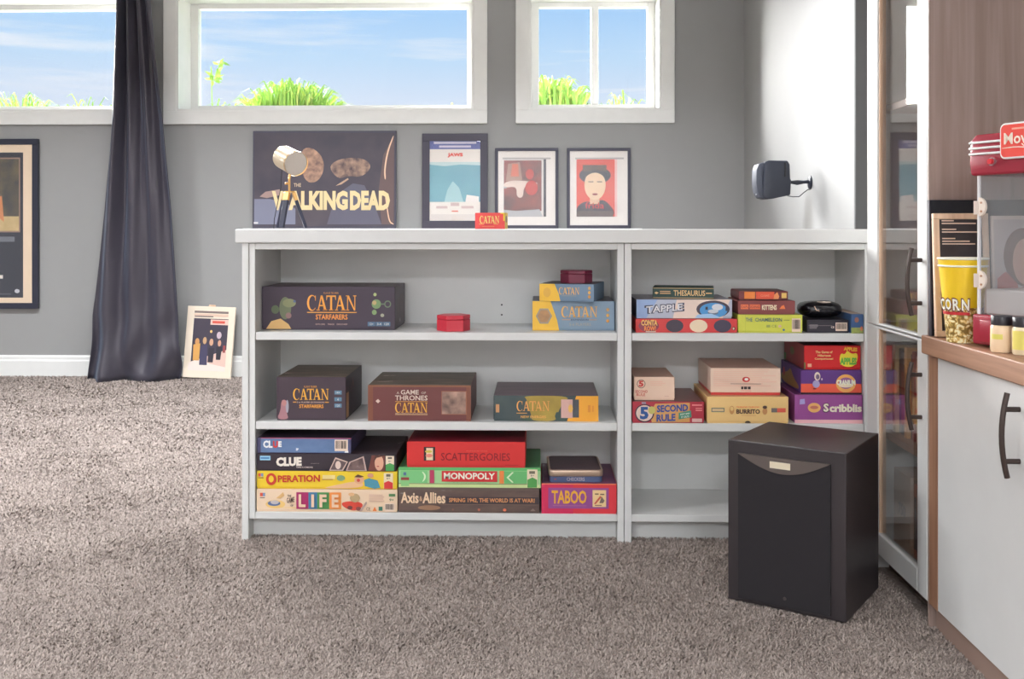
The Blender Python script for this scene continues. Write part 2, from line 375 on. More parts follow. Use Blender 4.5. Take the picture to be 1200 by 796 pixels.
# back wall with three window openings (thick basement wall)
G = 0.205                                 # reveal depth to the sash
zb = atY(382, 130, YB).z; zt = 2.265
def xw(px): return atY(px, 130, YB).x
wins = [(-4.42, xw(141)), (xw(207.8), xw(555.6)), (xw(620), xw(774.5))]
wb = MB()
wb.box(XL, XR, YB, YB + 0.34, 0, zb); wb.box(XL, XR, YB, YB + 0.34, zt, ZC)
xs_ = [XL] + [v for ab in wins for v in ab] + [XR]
for i in range(0, len(xs_), 2): wb.box(xs_[i], xs_[i + 1], YB, YB + 0.34, zb, zt)
struct(wb.build('wall_back', WALLP))
cw = 0.078
for i, (a, b) in enumerate(wins):
    root = bpy.data.objects.new('window_%d' % (i + 1), None); COL.objects.link(root); root['kind'] = 'structure'; root.location = ((a + b) / 2, YB, zb)
    L = (-(a + b) / 2, -YB, -zb)
    def wpart(mb, name, m, bev=0.002): return mb.build(name, m, root, loc=L, bevel=bev)
    # flat casing boards on the room side
    zc0, zc1 = zb - cw, min(zt + cw, ZC - 0.01)
    wpart(MB().box(a - cw, b + cw, YB - 0.02, YB, zc0, zb), 'casing_board', TRIMW)
    wpart(MB().box(a - cw, b + cw, YB - 0.02, YB, zt, zc1), 'casing_board', TRIMW)
    wpart(MB().box(a - cw, a, YB - 0.02, YB, zb, zt), 'casing_board', TRIMW)
    wpart(MB().box(b, b + cw, YB - 0.02, YB, zb, zt), 'casing_board', TRIMW)
    # reveal lining
    t = 0.012
    wpart(MB().box(a, a + t, YB - 0.018, YB + 0.33, zb, zt), 'reveal_lining', TRIMW, 0)
    wpart(MB().box(b - t, b, YB - 0.018, YB + 0.33, zb, zt), 'reveal_lining', TRIMW, 0)
    wpart(MB().box(a + t, b - t, YB - 0.018, YB + 0.33, zb, zb + t), 'window_sill', TRIMW, 0)
    wpart(MB().box(a + t, b - t, YB - 0.018, YB + 0.33, zt - t, zt), 'reveal_lining', TRIMW, 0)
    # vinyl frame and sashes
    y0, y1 = YB + G, YB + G + 0.06; a2, b2, z0, z1 = a + t, b - t, zb + t, zt - t
    fl = 0.045
    wpart(MB().box(a2, a2 + fl, y0, y1, z0, z1), 'frame_stile', TRIMW); wpart(MB().box(b2 - fl, b2, y0, y1, z0, z1), 'frame_stile', TRIMW)
    wpart(MB().box(a2 + fl, b2 - fl, y0, y1, z0, z0 + fl), 'frame_rail', TRIMW); wpart(MB().box(a2 + fl, b2 - fl, y0, y1, z1 - 0.03, z1), 'frame_rail', TRIMW)
    if i == 2:
        mxx = atY(697, 60, y0).x
        wpart(MB().box(mxx - 0.022, mxx + 0.022, y0 - 0.006, y1, z0 + fl, z1 - 0.03), 'mullion', TRIMW)
        wpart(MB().box(mxx - 0.028, mxx - 0.018, y0 - 0.018, y0 - 0.006, zb + 0.30, zb + 0.345), 'latch', TRIMW)
        wpart(MB().box(a2 + fl, mxx - 0.022, y0 + 0.028, y0 + 0.033, z0 + fl, z1 - 0.03), 'pane', GLASS, 0)
        wpart(MB().box(mxx + 0.022, b2 - fl, y0 + 0.028, y0 + 0.033, z0 + fl, z1 - 0.03), 'pane', GLASS, 0)
    else:
        wpart(MB().box(a2 + fl, b2 - fl, y0 + 0.028, y0 + 0.033, z0 + fl, z1 - 0.03), 'pane', GLASS, 0)
# baseboards
def baseboard(name, x0, x1):
    h = 0.128
    prof = [(YB, 0), (YB - 0.016, 0), (YB - 0.016, h * 0.74), (YB - 0.011, h * 0.80), (YB - 0.011, h * 0.93), (YB - 0.006, h), (YB, h)]
    struct(MB().prism(prof, 'x', x0, x1).build(name, TRIMW))
baseboard('baseboard_back', XL, XS)
struct(MB().prism([(XS, 0), (XS - 0.016, 0), (XS - 0.016, 0.1), (XS - 0.006, 0.128), (XS, 0.128)], 'y', YS, YB - 0.016).build('baseboard_side', TRIMW))

# ================================================================== bookcase: two units under one top
YF = 2.915; YBK = 3.205; 
def fx(px): return atY(px, 390, YF).x
def fz(py, px=738): return atY(px, py, YF).z
Z1, Z2, Z3 = fz(390.6), fz(496.3), fz(603.3)
T = 0.0225
ZT0 = fz(284.8); ZT1 = fz(268.7)
xL0, xL1, xL2 = fx(284), fx(291.8), fx(299)
xD0, xDm, xD1 = fx(723.6), fx(731.6), fx(740)
xR0, xR1 = fx(1013.2), fx(1022)
ZRAIL = fz(292.6); ZB0 = fz(611.6)
def unit(name, label, xs0, xi0, xi1, xs1, end_panel):
    root = thing(name, label, 'bookcase', ((xs0 + xs1) / 2, YF, 0), group='white bookcase units')
    L = (-(xs0 + xs1) / 2, -YF, 0)
    def p(mb, nm, bev=0.0012): return mb.build(nm, WHITE, root, loc=L, bevel=bev)
    xa = xs0
    if end_panel is not None:
        p(MB().box(xs0, end_panel - 0.0005, YF - 0.004, YBK + 0.02, 0, ZT0 - 0.0006), 'end_panel'); xa = end_panel
    p(MB().box(xa, xi0, YF, YBK + 0.006, ZB0 if end_panel is not None else 0.0, ZT0 - 0.001), 'side_panel')
    p(MB().box(xi1, xs1, YF, YBK + 0.006, 0.0, ZT0 - 0.001), 'side_panel')
    p(MB().box(xi0, xi1, YF, YF + 0.02, ZRAIL, ZT0 - 0.001), 'top_rail')
    p(MB().box(xi0, xi1, YF + 0.02, YBK, ZT0 - 0.02, ZT0 - 0.001), 'top_board')
    for z in (Z1, Z2): p(MB().box(xi0 + 0.001, xi1 - 0.001, YF + 0.002, YBK, z - T, z), 'shelf', 0.0016)
    p(MB().box(xi0 + 0.0005, xi1 - 0.0005, YF, YBK, ZB0, Z3), 'bottom_board')
    p(MB().box(xi0, xi1, YBK, YBK + 0.006, ZB0, ZT0 - 0.001), 'back_panel', 0)
    p(MB().box(xa if end_panel is not None else xi0, xi1, YF + 0.045, YF + 0.06, 0, ZB0), 'toe_kick')
    return root, p
u1, pU1 = unit('bookcase', 'wide white open bookcase unit with two shelves, holding the stacked family games', xL0, xL2, xD0, xDm - 0.0008, xL1)
u2, pU2 = unit('bookcase', 'narrower white open bookcase unit with an empty bottom shelf behind the black subwoofer', xDm + 0.0008, xD1, xR0, xR1, None)
# shelf-pin holes in the back panel
for py in (357.3, 369):
    c = atY(588, py, YBK)
    MB().cyl((c.x, YBK - 0.0008, c.z), (c.x, YBK + 0.001, c.z), 0.0028, n=10).build('pin_hole', BLACK, u1, loc=(-u1.location.x, -YF, 0))
tp = MB().box(fx(277), xR1 + 0.004, YF - 0.014, YBK + 0.03, ZT0, ZT1).build('worktop', WHITE, bevel=0.003, seg=2)
tag(tp, 'long white rounded-edge top board running over both bookcase units', 'worktop')

# ================================================================== game boxes
GG = 'game boxes in the white bookcase'
def game(name, label, px, py, zbase, depth, side, top=None, shapes=(), yaw=0, Y=None, cat='game box', lid=True, right=(), left=(), gap=0.004, rough=0.42, bev=0.0012, group=GG, tray=None):
    x0, x1 = px; yt, yb = py
    if Y is None: Y = max(YF + 0.004, atZ((x0 + x1) / 2, yb, zbase).y)
    Y = min(Y, YBK - depth * math.cos(R(yaw)) - 0.004) if yaw == 0 else Y
    A = atY(x0, yt, Y); B = atY(x1, yt, Y)
    A.x = max(A.x, (xL2 if B.x < xDm else xD1) + 0.002); B.x = min(B.x, (xD0 if B.x < xDm else xR0) - 0.002)
    W = (B.x - A.x) / math.cos(R(yaw)); H = (A.z + B.z) / 2 - zbase
    c = Vector(((A.x + B.x) / 2, Y + (W / 2) * abs(math.sin(R(yaw))), 0))
    rot = Matrix.Rotation(R(yaw), 3, 'Z'); c = c + rot @ Vector((0, depth / 2, 0))
    root = thing(name, label, cat, (c.x, c.y, zbase + 0.0006), (0, 0, R(yaw)), group)
    sm = side if not isinstance(side, tuple) else mat(side, rough)
    tm = sm if top is None else (top if not isinstance(top, tuple) else mat(top, rough))
    w2, d2 = W / 2, depth / 2
    if lid:
        m = MB().box(-w2, w2, -d2, d2, gap, H)
        m.m[1] = 1
        m.build('lid', [sm, tm], root, bevel=bev)
        trm = mat(tray, rough) if tray else sm
        MB().box(-w2 + 0.0015, w2 - 0.0015, -d2 + 0.0015, d2 - 0.0015, 0, gap + 0.006).build('tray', trm, root)
    else:
        m = MB().box(-w2, w2, -d2, d2, 0, H); m.m[1] = 1; m.build('carton', [sm, tm], root, bevel=bev)
    if shapes: prints(root, [('r', 0.006, 0.02 + (gap / H if lid else 0), 0.994, 0.985, sm)] + list(shapes), lambda u, v, l: (-w2 + u * W, -d2 - 0.0004 - l * LAY, v * H))
    if right: prints(root, right, lambda u, v, l: (w2 + 0.0004 + l * LAY, -d2 + u * depth, v * H), 'side_print')
    if left: prints(root, left, lambda u, v, l: (-w2 - 0.0004 - l * LAY, d2 - u * depth, v * H), 'side_print')
    return root, dict(Y=Y, H=H, W=W, top=zbase + H + 0.0008, c=c, d=depth)

OR = (238, 152, 62)
DP = (60, 48, 62)
topart = art([(64, 50, 60), (96, 74, 66), (150, 116, 86), (90, 74, 78)], 9, stretch=(1, 3, 1), seed=1)
topart2 = art([(74, 62, 54), (128, 104, 80), (190, 148, 104), (110, 92, 78)], 9, stretch=(1, 3, 1), seed=2)
topart3 = art([(92, 78, 86), (150, 124, 128), (196, 156, 80), (110, 90, 98)], 8, stretch=(1, 3, 1), seed=3)

# --- row 1, wide unit
game('game_box', 'wide dark purple space game box with green alien head on the upper shelf', (307, 463), (336.3, 386.6), Z1, 0.22, DP, topart, [
    ('p', [(0.03, 0.02), (0.22, 0.02), (0.20, 0.13), (0.14, 0.26), (0.07, 0.20)], (214, 172, 108)),
    ('e', 0.175, 0.50, 0.045, 0.26, (104, 112, 84)), ('e', 0.205, 0.62, 0.05, 0.10, (128, 132, 94)), ('e', 0.10, 0.47, 0.03, 0.10, (86, 100, 72)), ('e', 0.20, 0.33, 0.022, 0.07, (140, 106, 104)), ('e', 0.245, 0.66, 0.010, 0.03, (80, 96, 130)),
    ('r', 0.34, 0.395, 0.712, 0.415, OR),
    ('e', 0.86, 0.60, 0.035, 0.11, (110, 138, 90)), ('e', 0.845, 0.63, 0.016, 0.05, (176, 150, 100)), ('e', 0.945, 0.60, 0.026, 0.085, (92, 110, 84)), ('e', 0.945, 0.60, 0.017, 0.055, DP), ('r', 0.89, 0.585, 0.925, 0.615, (92, 110, 84)), ('e', 0.845, 0.41, 0.018, 0.06, (120, 146, 96)), ('e', 0.85, 0.82, 0.012, 0.04, (160, 170, 110)), ('e', 0.905, 0.34, 0.014, 0.04, (150, 150, 130)),
    ('r', 0.795, 0.09, 0.852, 0.19, (78, 104, 128)), ('r', 0.856, 0.09, 0.908, 0.19, (78, 104, 128)), ('r', 0.912, 0.09, 0.965, 0.19, (78, 104, 128)),
    ('k', 0.34, 0.45, 0.712, 0.80, OR), ('t', 'KLAUS TEUBER', 0.465, 0.835, 0.578, 0.875, (190, 130, 70), 0.01), ('t', 'STARFARERS', 0.405, 0.24, 0.645, 0.36, (226, 140, 62), 0.02),
    ('t', 'EXPLORE', 0.405, 0.115, 0.475, 0.15, (190, 160, 150)), ('t', 'TRADE', 0.495, 0.115, 0.545, 0.15, (190, 160, 150)), ('t', 'DISCOVER', 0.565, 0.115, 0.645, 0.15, (190, 160, 150)),
    ('t', '12+', 0.810, 0.115, 0.838, 0.165, (210, 205, 200)), ('t', '3-4', 0.867, 0.115, 0.897, 0.165, (210, 205, 200)), ('t', '120', 0.922, 0.115, 0.955, 0.165, (210, 205, 200))],
    right=[('p', [(0.1, 0.1), (0.9, 0.15), (0.8, 0.8), (0.2, 0.7)], art([(78, 62, 66), (104, 82, 74), (60, 48, 58)], 16, seed=4))])
def hex_box(label, x0, x1, yt, yb, zb, Y, col, rot):
    A, B = atY(x0, yt, Y), atY(x1, yt, Y); w_ = (B.x - A.x) / 2; h = A.z - zb
    root = thing('hexagonal_box', label, 'token box', ((A.x + B.x) / 2, Y + w_ * 0.9, zb + 0.0006), (0, 0, R(rot)), 'red hexagonal boxes')
    def hexa(r): return [(r * math.cos(R(60 * i)), r * math.sin(R(60 * i))) for i in range(6)]
    m = mat(col, 0.35)
    MB().prism(hexa(w_), 'z', 0, h * 0.72).build('base', m, root, bevel=0.0012)
    MB().prism(hexa(w_ * 1.0), 'z', h * 0.735, h).build('lid', m, root, bevel=0.0015)
hex_box('bright red hexagonal box standing alone in the middle of the upper shelf', 510, 550, 370.5, 388.6, Z1, 2.935, (196, 46, 62), 10)
b3, i3 = game('game_box', 'blue and yellow expansion game box with hexagon emblem beside the divider', (624, 720.4), (353.3, 385.6), Z1, 0.22, (116, 138, 158), (96, 90, 100), [
    ('p', [(0, 0), (0.325, 0), (0.30, 0.35), (0.22, 1), (0, 1)], (242, 176, 52)),
    ('p', [(0.14 + 0.10 * math.cos(R(60 * i)), 0.49 + 0.30 * math.sin(R(60 * i))) for i in range(6)], (150, 138, 120)),
    ('p', [(0.14 + 0.078 * math.cos(R(60 * i)), 0.49 + 0.235 * math.sin(R(60 * i))) for i in range(6)], art([(176, 130, 84), (206, 160, 104), (150, 112, 78)], 60, seed=5)),
    ('e', 0.915, 0.71, 0.018, 0.06, (200, 150, 84)), ('e', 0.915, 0.52, 0.018, 0.06, (216, 160, 70)), ('e', 0.915, 0.33, 0.018, 0.06, (206, 140, 60)),
    ('r', 0.36, 0.36, 0.46, 0.375, OR), ('r', 0.69, 0.36, 0.78, 0.375, OR),
    ('k', 0.35, 0.45, 0.79, 0.82, (238, 170, 84)), ('t', 'EXPANSION', 0.47, 0.33, 0.68, 0.40, (66, 78, 100), 0.02), ('t', '5-6 PLAYERS', 0.45, 0.16, 0.71, 0.26, (160, 150, 130))])
b4, i4 = game('game_box', 'smaller blue and yellow game box turned askew on the hexagon-emblem box', (632.2, 696.2), (333.6, 352.6), i3['top'], 0.17, (104, 128, 152), (88, 80, 92), [
    ('p', [(0, 0), (0.385, 0), (0.36, 0.4), (0.28, 1), (0, 1)], (242, 176, 52)), ('e', 0.14, 0.5, 0.07, 0.28, (212, 160, 62)),
    ('e', 0.915, 0.77, 0.024, 0.10, (200, 150, 84)), ('e', 0.915, 0.52, 0.024, 0.10, (216, 160, 70)), ('e', 0.915, 0.28, 0.024, 0.10, (206, 140, 60)),
    ('k', 0.36, 0.40, 0.735, 0.80, (238, 170, 84)), ('r', 0.42, 0.30, 0.68, 0.34, (140, 140, 140))], yaw=-13, Y=2.945)
hex_box('dark maroon hexagonal box on top of the small blue and yellow game box', 656.8, 695.2, 317.6, 333, i4['top'], 2.975, (112, 20, 52), 0)

# --- row 2, wide unit
game('game_box', 'tall dark space game box with a bird-like figure on the middle shelf', (324, 405.4), (442.2, 493), Z2, 0.262, (64, 50, 60), topart2, [
    ('p', [(0.0, 0.02), (0.18, 0.02), (0.15, 0.16), (0.13, 0.34), (0.16, 0.42), (0.12, 0.48), (0.07, 0.46), (0.06, 0.22)], (160, 112, 118)), ('e', 0.155, 0.32, 0.022, 0.15, (150, 148, 160)), ('e', 0.11, 0.40, 0.035, 0.07, (176, 120, 116)),
    ('r', 0.24, 0.41, 0.29, 0.43, OR), ('r', 0.70, 0.41, 0.755, 0.43, OR),
    ('r', 0.835, 0.60, 0.94, 0.69, (86, 122, 146)), ('r', 0.835, 0.445, 0.94, 0.535, (86, 122, 146)), ('r', 0.835, 0.30, 0.94, 0.39, (86, 122, 146)),
    ('k', 0.24, 0.475, 0.755, 0.73, (242, 166, 58)), ('t', 'KLAUS TEUBER', 0.40, 0.755, 0.585, 0.80, (206, 140, 66), 0.01), ('t', '5-6 PLAYER EXTENSION', 0.30, 0.40, 0.69, 0.435, (196, 170, 160), 0.01), ('t', 'STARFARERS', 0.33, 0.285, 0.68, 0.37, (236, 150, 60), 0.025),
    ('t', '14+', 0.86, 0.62, 0.915, 0.67, (215, 215, 215)), ('t', '6', 0.88, 0.465, 0.90, 0.515, (215, 215, 215)), ('t', '120', 0.86, 0.32, 0.915, 0.37, (215, 215, 215))],
    right=[('r', 0.02, 0.05, 0.16, 0.62, (190, 150, 104)), ('p', [(0.28, 0.55), (0.42, 0.9), (0.5, 0.55), (0.40, 0.75)], (110, 80, 70))])
game('game_box', 'reddish brown fantasy game box with small picture, beside the tall space box', (431.2, 551.8), (451.8, 492.4), Z2, 0.268, (106, 56, 54), topart2, [
    ('r', 0.0, 0.0, 0.05, 1.0, (122, 70, 52)), ('r', 0.955, 0.0, 1.0, 1.0, (122, 70, 52)), ('r', 0.0, 0.95, 1.0, 1.0, (132, 84, 60)),
    ('p', [(0.075, 0.55), (0.098, 0.61), (0.121, 0.55), (0.098, 0.49)], (206, 180, 166)),
    ('r', 0.715, 0.18, 0.96, 0.84, (146, 92, 70)), ('r', 0.72, 0.20, 0.95, 0.82, art([(70, 52, 52), (44, 34, 42), (112, 84, 78), (190, 150, 130)], 24, seed=6)),
    ('r', 0.265, 0.535, 0.58, 0.55, (214, 150, 70)), ('r', 0.265, 0.17, 0.58, 0.19, (200, 160, 120)),
    ('k', 0.265, 0.235, 0.58, 0.51, (242, 166, 58)), ('t', 'A', 0.28, 0.755, 0.305, 0.82, (206, 186, 170)), ('t', 'GAME', 0.32, 0.74, 0.495, 0.87, (210, 190, 176), 0.015), ('t', 'OF', 0.52, 0.755, 0.565, 0.82, (206, 186, 170)),
    ('t', 'THRONES', 0.265, 0.575, 0.58, 0.715, (210, 190, 176), 0.015), ('t', 'BROTHERHOOD OF THE WATCH', 0.27, 0.20, 0.575, 0.225, (216, 180, 150))])
game('game_box', 'wide green and golden landscape game box with side panel picture beneath the blue box', (578.4, 701.2), (464.2, 493.4), Z2, 0.262, art([(52, 66, 70), (66, 78, 78)], 20, seed=7), topart3, [
    ('p', [(0.28, 1.0), (0.32, 0.86), (0.36, 0.2), (0.37, 0), (0.60, 0), (0.61, 0.3), (0.66, 0.72), (0.74, 1.0)], art([(170, 144, 60), (196, 170, 66), (150, 126, 52)], 26, seed=8)),
    ('p', [(0.36, 0), (0.27, 0.06), (0.30, 0.16), (0.345, 0.2), (0.36, 0.12)], (58, 80, 66)), ('p', [(0.585, 0.2), (0.60, 0.36), (0.66, 0.34), (0.70, 0.12), (0.70, 0.02), (0.60, 0.02)], (56, 76, 72)),
    ('p', [(0.70, 0), (0.72, 0.2), (0.79, 1.0), (1, 1), (1, 0)], (236, 156, 44)), ('r', 0.645, 0.13, 0.755, 0.86, (204, 160, 150)), ('r', 0.755, 0.15, 0.815, 0.86, art([(74, 82, 84), (120, 120, 84), (60, 58, 66)], 40, seed=9)), ('e', 0.735, 0.5, 0.022, 0.16, (232, 176, 90)),
    ('r', 0.022, 0.34, 0.055, 0.66, (196, 138, 90)), ('r', 0.90, 0.36, 0.925, 0.64, (212, 132, 44)), ('r', 0.94, 0.38, 0.955, 0.62, (216, 136, 46)),
    ('k', 0.22, 0.40, 0.535, 0.79, (234, 160, 84)), ('t', 'NEW ENERGIES', 0.26, 0.12, 0.50, 0.22, (222, 160, 80), 0.02), ('r', 0.22, 0.30, 0.32, 0.33, (214, 150, 80))])

# --- row 3, wide unit: three stacks
Cc = (236, 190, 160)
_, a1 = game('game_box', 'cream game box with four coloured letter squares at the bottom of the corner stack', (300.6, 465.8), (574.2, 601), Z3, 0.262, (240, 196, 166), (206, 170, 146), [
    ('r', 0.025, 0.68, 0.045, 0.84, (214, 84, 58)), ('r', 0.045, 0.68, 0.062, 0.84, (110, 130, 170)), ('r', 0.025, 0.60, 0.06, 0.64, (90, 70, 80)),
    ('e', 0.135, 0.33, 0.07, 0.19, (226, 186, 110)), ('e', 0.125, 0.37, 0.045, 0.12, (84, 104, 146)), ('e', 0.13, 0.42, 0.03, 0.09, (180, 170, 170)), ('p', [(0.14, 0.6), (0.19, 0.88), (0.20, 0.72), (0.17, 0.58)], (214, 170, 110)),
    ('p', [(0.08, 0.20), (0.40, 0.14), (0.62, 0.14), (0.62, 0.17), (0.3, 0.2)], (236, 190, 120)),
    ('r', 0.284, 0.13, 0.370, 0.88, (168, 40, 98)), ('r', 0.370, 0.13, 0.432, 0.88, (62, 116, 152)), ('r', 0.432, 0.13, 0.518, 0.88, (72, 136, 72)), ('r', 0.518, 0.13, 0.602, 0.88, (234, 136, 62)),
    ('p', [(0.60, 0.42), (0.66, 0.5), (0.74, 0.46), (0.76, 0.3), (0.73, 0.12), (0.68, 0.06), (0.62, 0.22)], (206, 66, 50)), ('e', 0.70, 0.64, 0.035, 0.2, (176, 150, 110)), ('e', 0.675, 0.80, 0.022, 0.08, (216, 170, 120)), ('e', 0.665, 0.2, 0.018, 0.09, (120, 60, 56)), ('e', 0.725, 0.16, 0.018, 0.09, (120, 60, 56)), ('p', [(0.75, 0.05), (0.785, 0.4), (0.78, 0.5), (0.73, 0.05)], (176, 150, 140)),
    ('p', [(0.825, 0.06), (0.84, 0.26), (0.855, 0.06)], (224, 120, 60)), ('r', 0.868, 0.08, 0.895, 0.26, (62, 120, 100)),
    ('r', 0.94, 0.72, 0.985, 0.84, (86, 130, 80))] + lines(0.80, 0.46, 0.92, 0.80, 4, (206, 172, 150), 3) + barcode(0.91, 0.06, 0.98, 0.42) + [
    ('t', 'L', 0.302, 0.22, 0.352, 0.80, Cc, 0.04), ('t', 'I', 0.392, 0.22, 0.412, 0.80, Cc, 0.03), ('t', 'F', 0.450, 0.22, 0.500, 0.80, Cc, 0.04), ('t', 'E', 0.537, 0.22, 0.585, 0.80, Cc, 0.04),
    ('t', 'THE', 0.222, 0.68, 0.25, 0.78, (70, 50, 50), 0.02), ('t', 'GAME', 0.218, 0.40, 0.272, 0.64, (70, 50, 50), 0.02, 0.05), ('t', 'OF', 0.245, 0.25, 0.265, 0.34, (70, 50, 50), 0.02), ('t', 'CE', 0.782, 0.10, 0.81, 0.24, (80, 60, 60)), ('t', '9+', 0.945, 0.52, 0.975, 0.64, (70, 110, 70), 0.02)])
_, a2 = game('game_box', 'yellow game box with red storybook lettering, second from the bottom in the corner stack', (300.4, 465.6), (552.6, 573.4), a1['top'], 0.262, (240, 190, 40), (220, 170, 50), [
    ('r', 0.012, 0.68, 0.03, 0.86, (214, 84, 58)), ('r', 0.03, 0.68, 0.048, 0.86, (120, 140, 170)), ('r', 0.012, 0.58, 0.05, 0.63, (120, 90, 50)),
    ('r', 0.47, 0.56, 0.56, 0.78, (232, 200, 130)), ('r', 0.465, 0.50, 0.545, 0.56, (190, 140, 60)),
    ('p', [(0.47, 0.03), (0.52, 0.16), (0.60, 0.28), (0.66, 0.40), (0.74, 0.44), (0.77, 0.20), (0.70, 0.05)], (222, 176, 130)), ('e', 0.60, 0.62, 0.03, 0.16, (120, 150, 110)),
    ('e', 0.73, 0.52, 0.035, 0.22, (214, 160, 122)), ('e', 0.725, 0.50, 0.012, 0.09, (206, 70, 60)), ('p', [(0.695, 0.68), (0.72, 0.84), (0.765, 0.72), (0.74, 0.66)], (96, 62, 46)),
    ('p', [(0.77, 0.18), (0.765, 0.52), (0.80, 0.62), (0.86, 0.50), (0.88, 0.1), (0.84, 0.03)], (72, 140, 160)), ('e', 0.81, 0.78, 0.022, 0.12, (200, 140, 112)),
    ('r', 0.905, 0.04, 0.97, 0.92, (236, 206, 170)), ('p', [(0.907, 0.04), (0.968, 0.04), (0.968, 0.38), (0.937, 0.48), (0.907, 0.38)], (206, 52, 52)), ('r', 0.922, 0.72, 0.952, 0.86, (110, 100, 80)),
    ('e', 0.105, 0.54, 0.037, 0.34, (196, 56, 40)), ('e', 0.105, 0.55, 0.018, 0.19, (240, 190, 40)),
    ('t', 'PERATION', 0.152, 0.36, 0.452, 0.76, (196, 56, 40), 0.035, 0.05), ('t', '6+', 0.925, 0.58, 0.95, 0.68, (90, 80, 70), 0.02)])
_, a3 = game('game_box', 'black mystery game box with woman\'s face, third in the corner stack under a blue box', (300.4, 464.4), (532.6, 552.4), a2['top'], 0.262, (52, 42, 50), art([(52, 42, 50), (34, 28, 36), (72, 56, 60)], 14, seed=10), [
    ('r', 0.025, 0.62, 0.10, 0.88, (140, 190, 216)), ('r', 0.03, 0.70, 0.092, 0.80, (70, 120, 170)),
    ('p', [(0.52, 0.02), (0.565, 0.82), (0.655, 0.56), (0.62, 0.02)], (196, 170, 156)), ('p', [(0.53, 0.08), (0.568, 0.72), (0.645, 0.52), (0.612, 0.08)], (96, 78, 78)), ('e', 0.585, 0.36, 0.02, 0.24, (214, 190, 176)),
    ('p', [(0.64, 0.02), (0.665, 0.55), (0.768, 0.90), (0.79, 0.02)], (186, 160, 150)), ('p', [(0.65, 0.06), (0.675, 0.52), (0.76, 0.80), (0.778, 0.06)], art([(80, 62, 62), (50, 40, 44), (120, 96, 92)], 50, seed=11)),
    ('p', [(0.80, 0.02), (0.825, 0.95), (0.92, 0.95), (0.92, 0.02)], (112, 60, 52)), ('e', 0.878, 0.5, 0.032, 0.46, (214, 160, 132)), ('p', [(0.835, 0.5), (0.85, 0.95), (0.92, 0.95), (0.90, 0.88), (0.86, 0.8)], (84, 50, 44)), ('e', 0.87, 0.30, 0.01, 0.03, (176, 70, 66)),
    ('r', 0.925, 0.04, 0.985, 0.92, (226, 204, 180)), ('p', [(0.925, 0.04), (0.985, 0.04), (0.985, 0.40), (0.955, 0.50), (0.925, 0.40)], (70, 150, 76)), ('r', 0.94, 0.74, 0.97, 0.86, (110, 100, 90)),
    ('t', 'CLUE', 0.142, 0.26, 0.325, 0.80, (232, 214, 200), 0.06, 0.04), ('t', 'THERE IS SOMEONE', 0.285, 0.18, 0.405, 0.27, (214, 200, 190), 0.01), ('t', 'suspects', 0.39, 0.42, 0.45, 0.48, (150, 140, 136)), ('t', '8+', 0.945, 0.56, 0.965, 0.66, (80, 80, 70))], bev=0.001)
game('game_box', 'small blue cloudy game box topping the corner stack on the lowest shelf', (301.2, 411.6), (513.6, 531.6), a3['top'], 0.255, (76, 74, 110), (64, 50, 66), [
    ('r', 0.04, 0.05, 0.97, 0.95, art([(84, 110, 150), (124, 150, 180), (196, 196, 200), (96, 120, 160)], 22, stretch=(1, 1, 2), seed=12)), ('r', 0.04, 0.95, 1.0, 1.0, (170, 60, 90)),
    ('t', 'CL', 0.065, 0.34, 0.165, 0.82, (232, 226, 224), 0.05), ('t', 'U', 0.17, 0.34, 0.222, 0.80, (206, 56, 48), 0.06), ('t', 'E', 0.227, 0.40, 0.262, 0.78, (232, 226, 224), 0.05)] + barcode(0.825, 0.16, 0.965, 0.90, 12))
_, s1 = game('game_box', 'dark brown war game box with pale slab lettering under the green money game', (466.8, 632), (572.2, 602), Z3, 0.262, art([(88, 70, 66), (70, 58, 58), (104, 84, 76)], 16, stretch=(1, 1, 3), seed=13), (80, 64, 60), [
    ('r', 0.0, 0.90, 1.0, 1.0, (96, 80, 74)), ('r', 0.34, 0.36, 1.0, 0.64, (64, 52, 56)), ('r', 0.0, 0.33, 1.0, 0.345, (120, 96, 84)), ('e', 0.22, 0.2, 0.08, 0.1, (150, 112, 86)),
    ('e', 0.388, 0.13, 0.007, 0.04, (130, 90, 76)), ('e', 0.573, 0.13, 0.009, 0.05, (184, 100, 78)), ('e', 0.755, 0.13, 0.012, 0.06, (226, 120, 86)), ('p', [(0.935, 0.09), (0.955, 0.2), (0.975, 0.09)], (130, 110, 104)),
    ('t', 'Axis', 0.018, 0.37, 0.145, 0.82, (234, 192, 158), 0.03), ('t', '&', 0.15, 0.46, 0.172, 0.66, (190, 150, 120), 0.03), ('t', 'Allies', 0.172, 0.37, 0.335, 0.82, (234, 192, 158), 0.03),
    ('t', 'SPRING 1942, THE WORLD IS AT WAR!', 0.36, 0.40, 0.968, 0.60, (206, 140, 90), 0.03)])
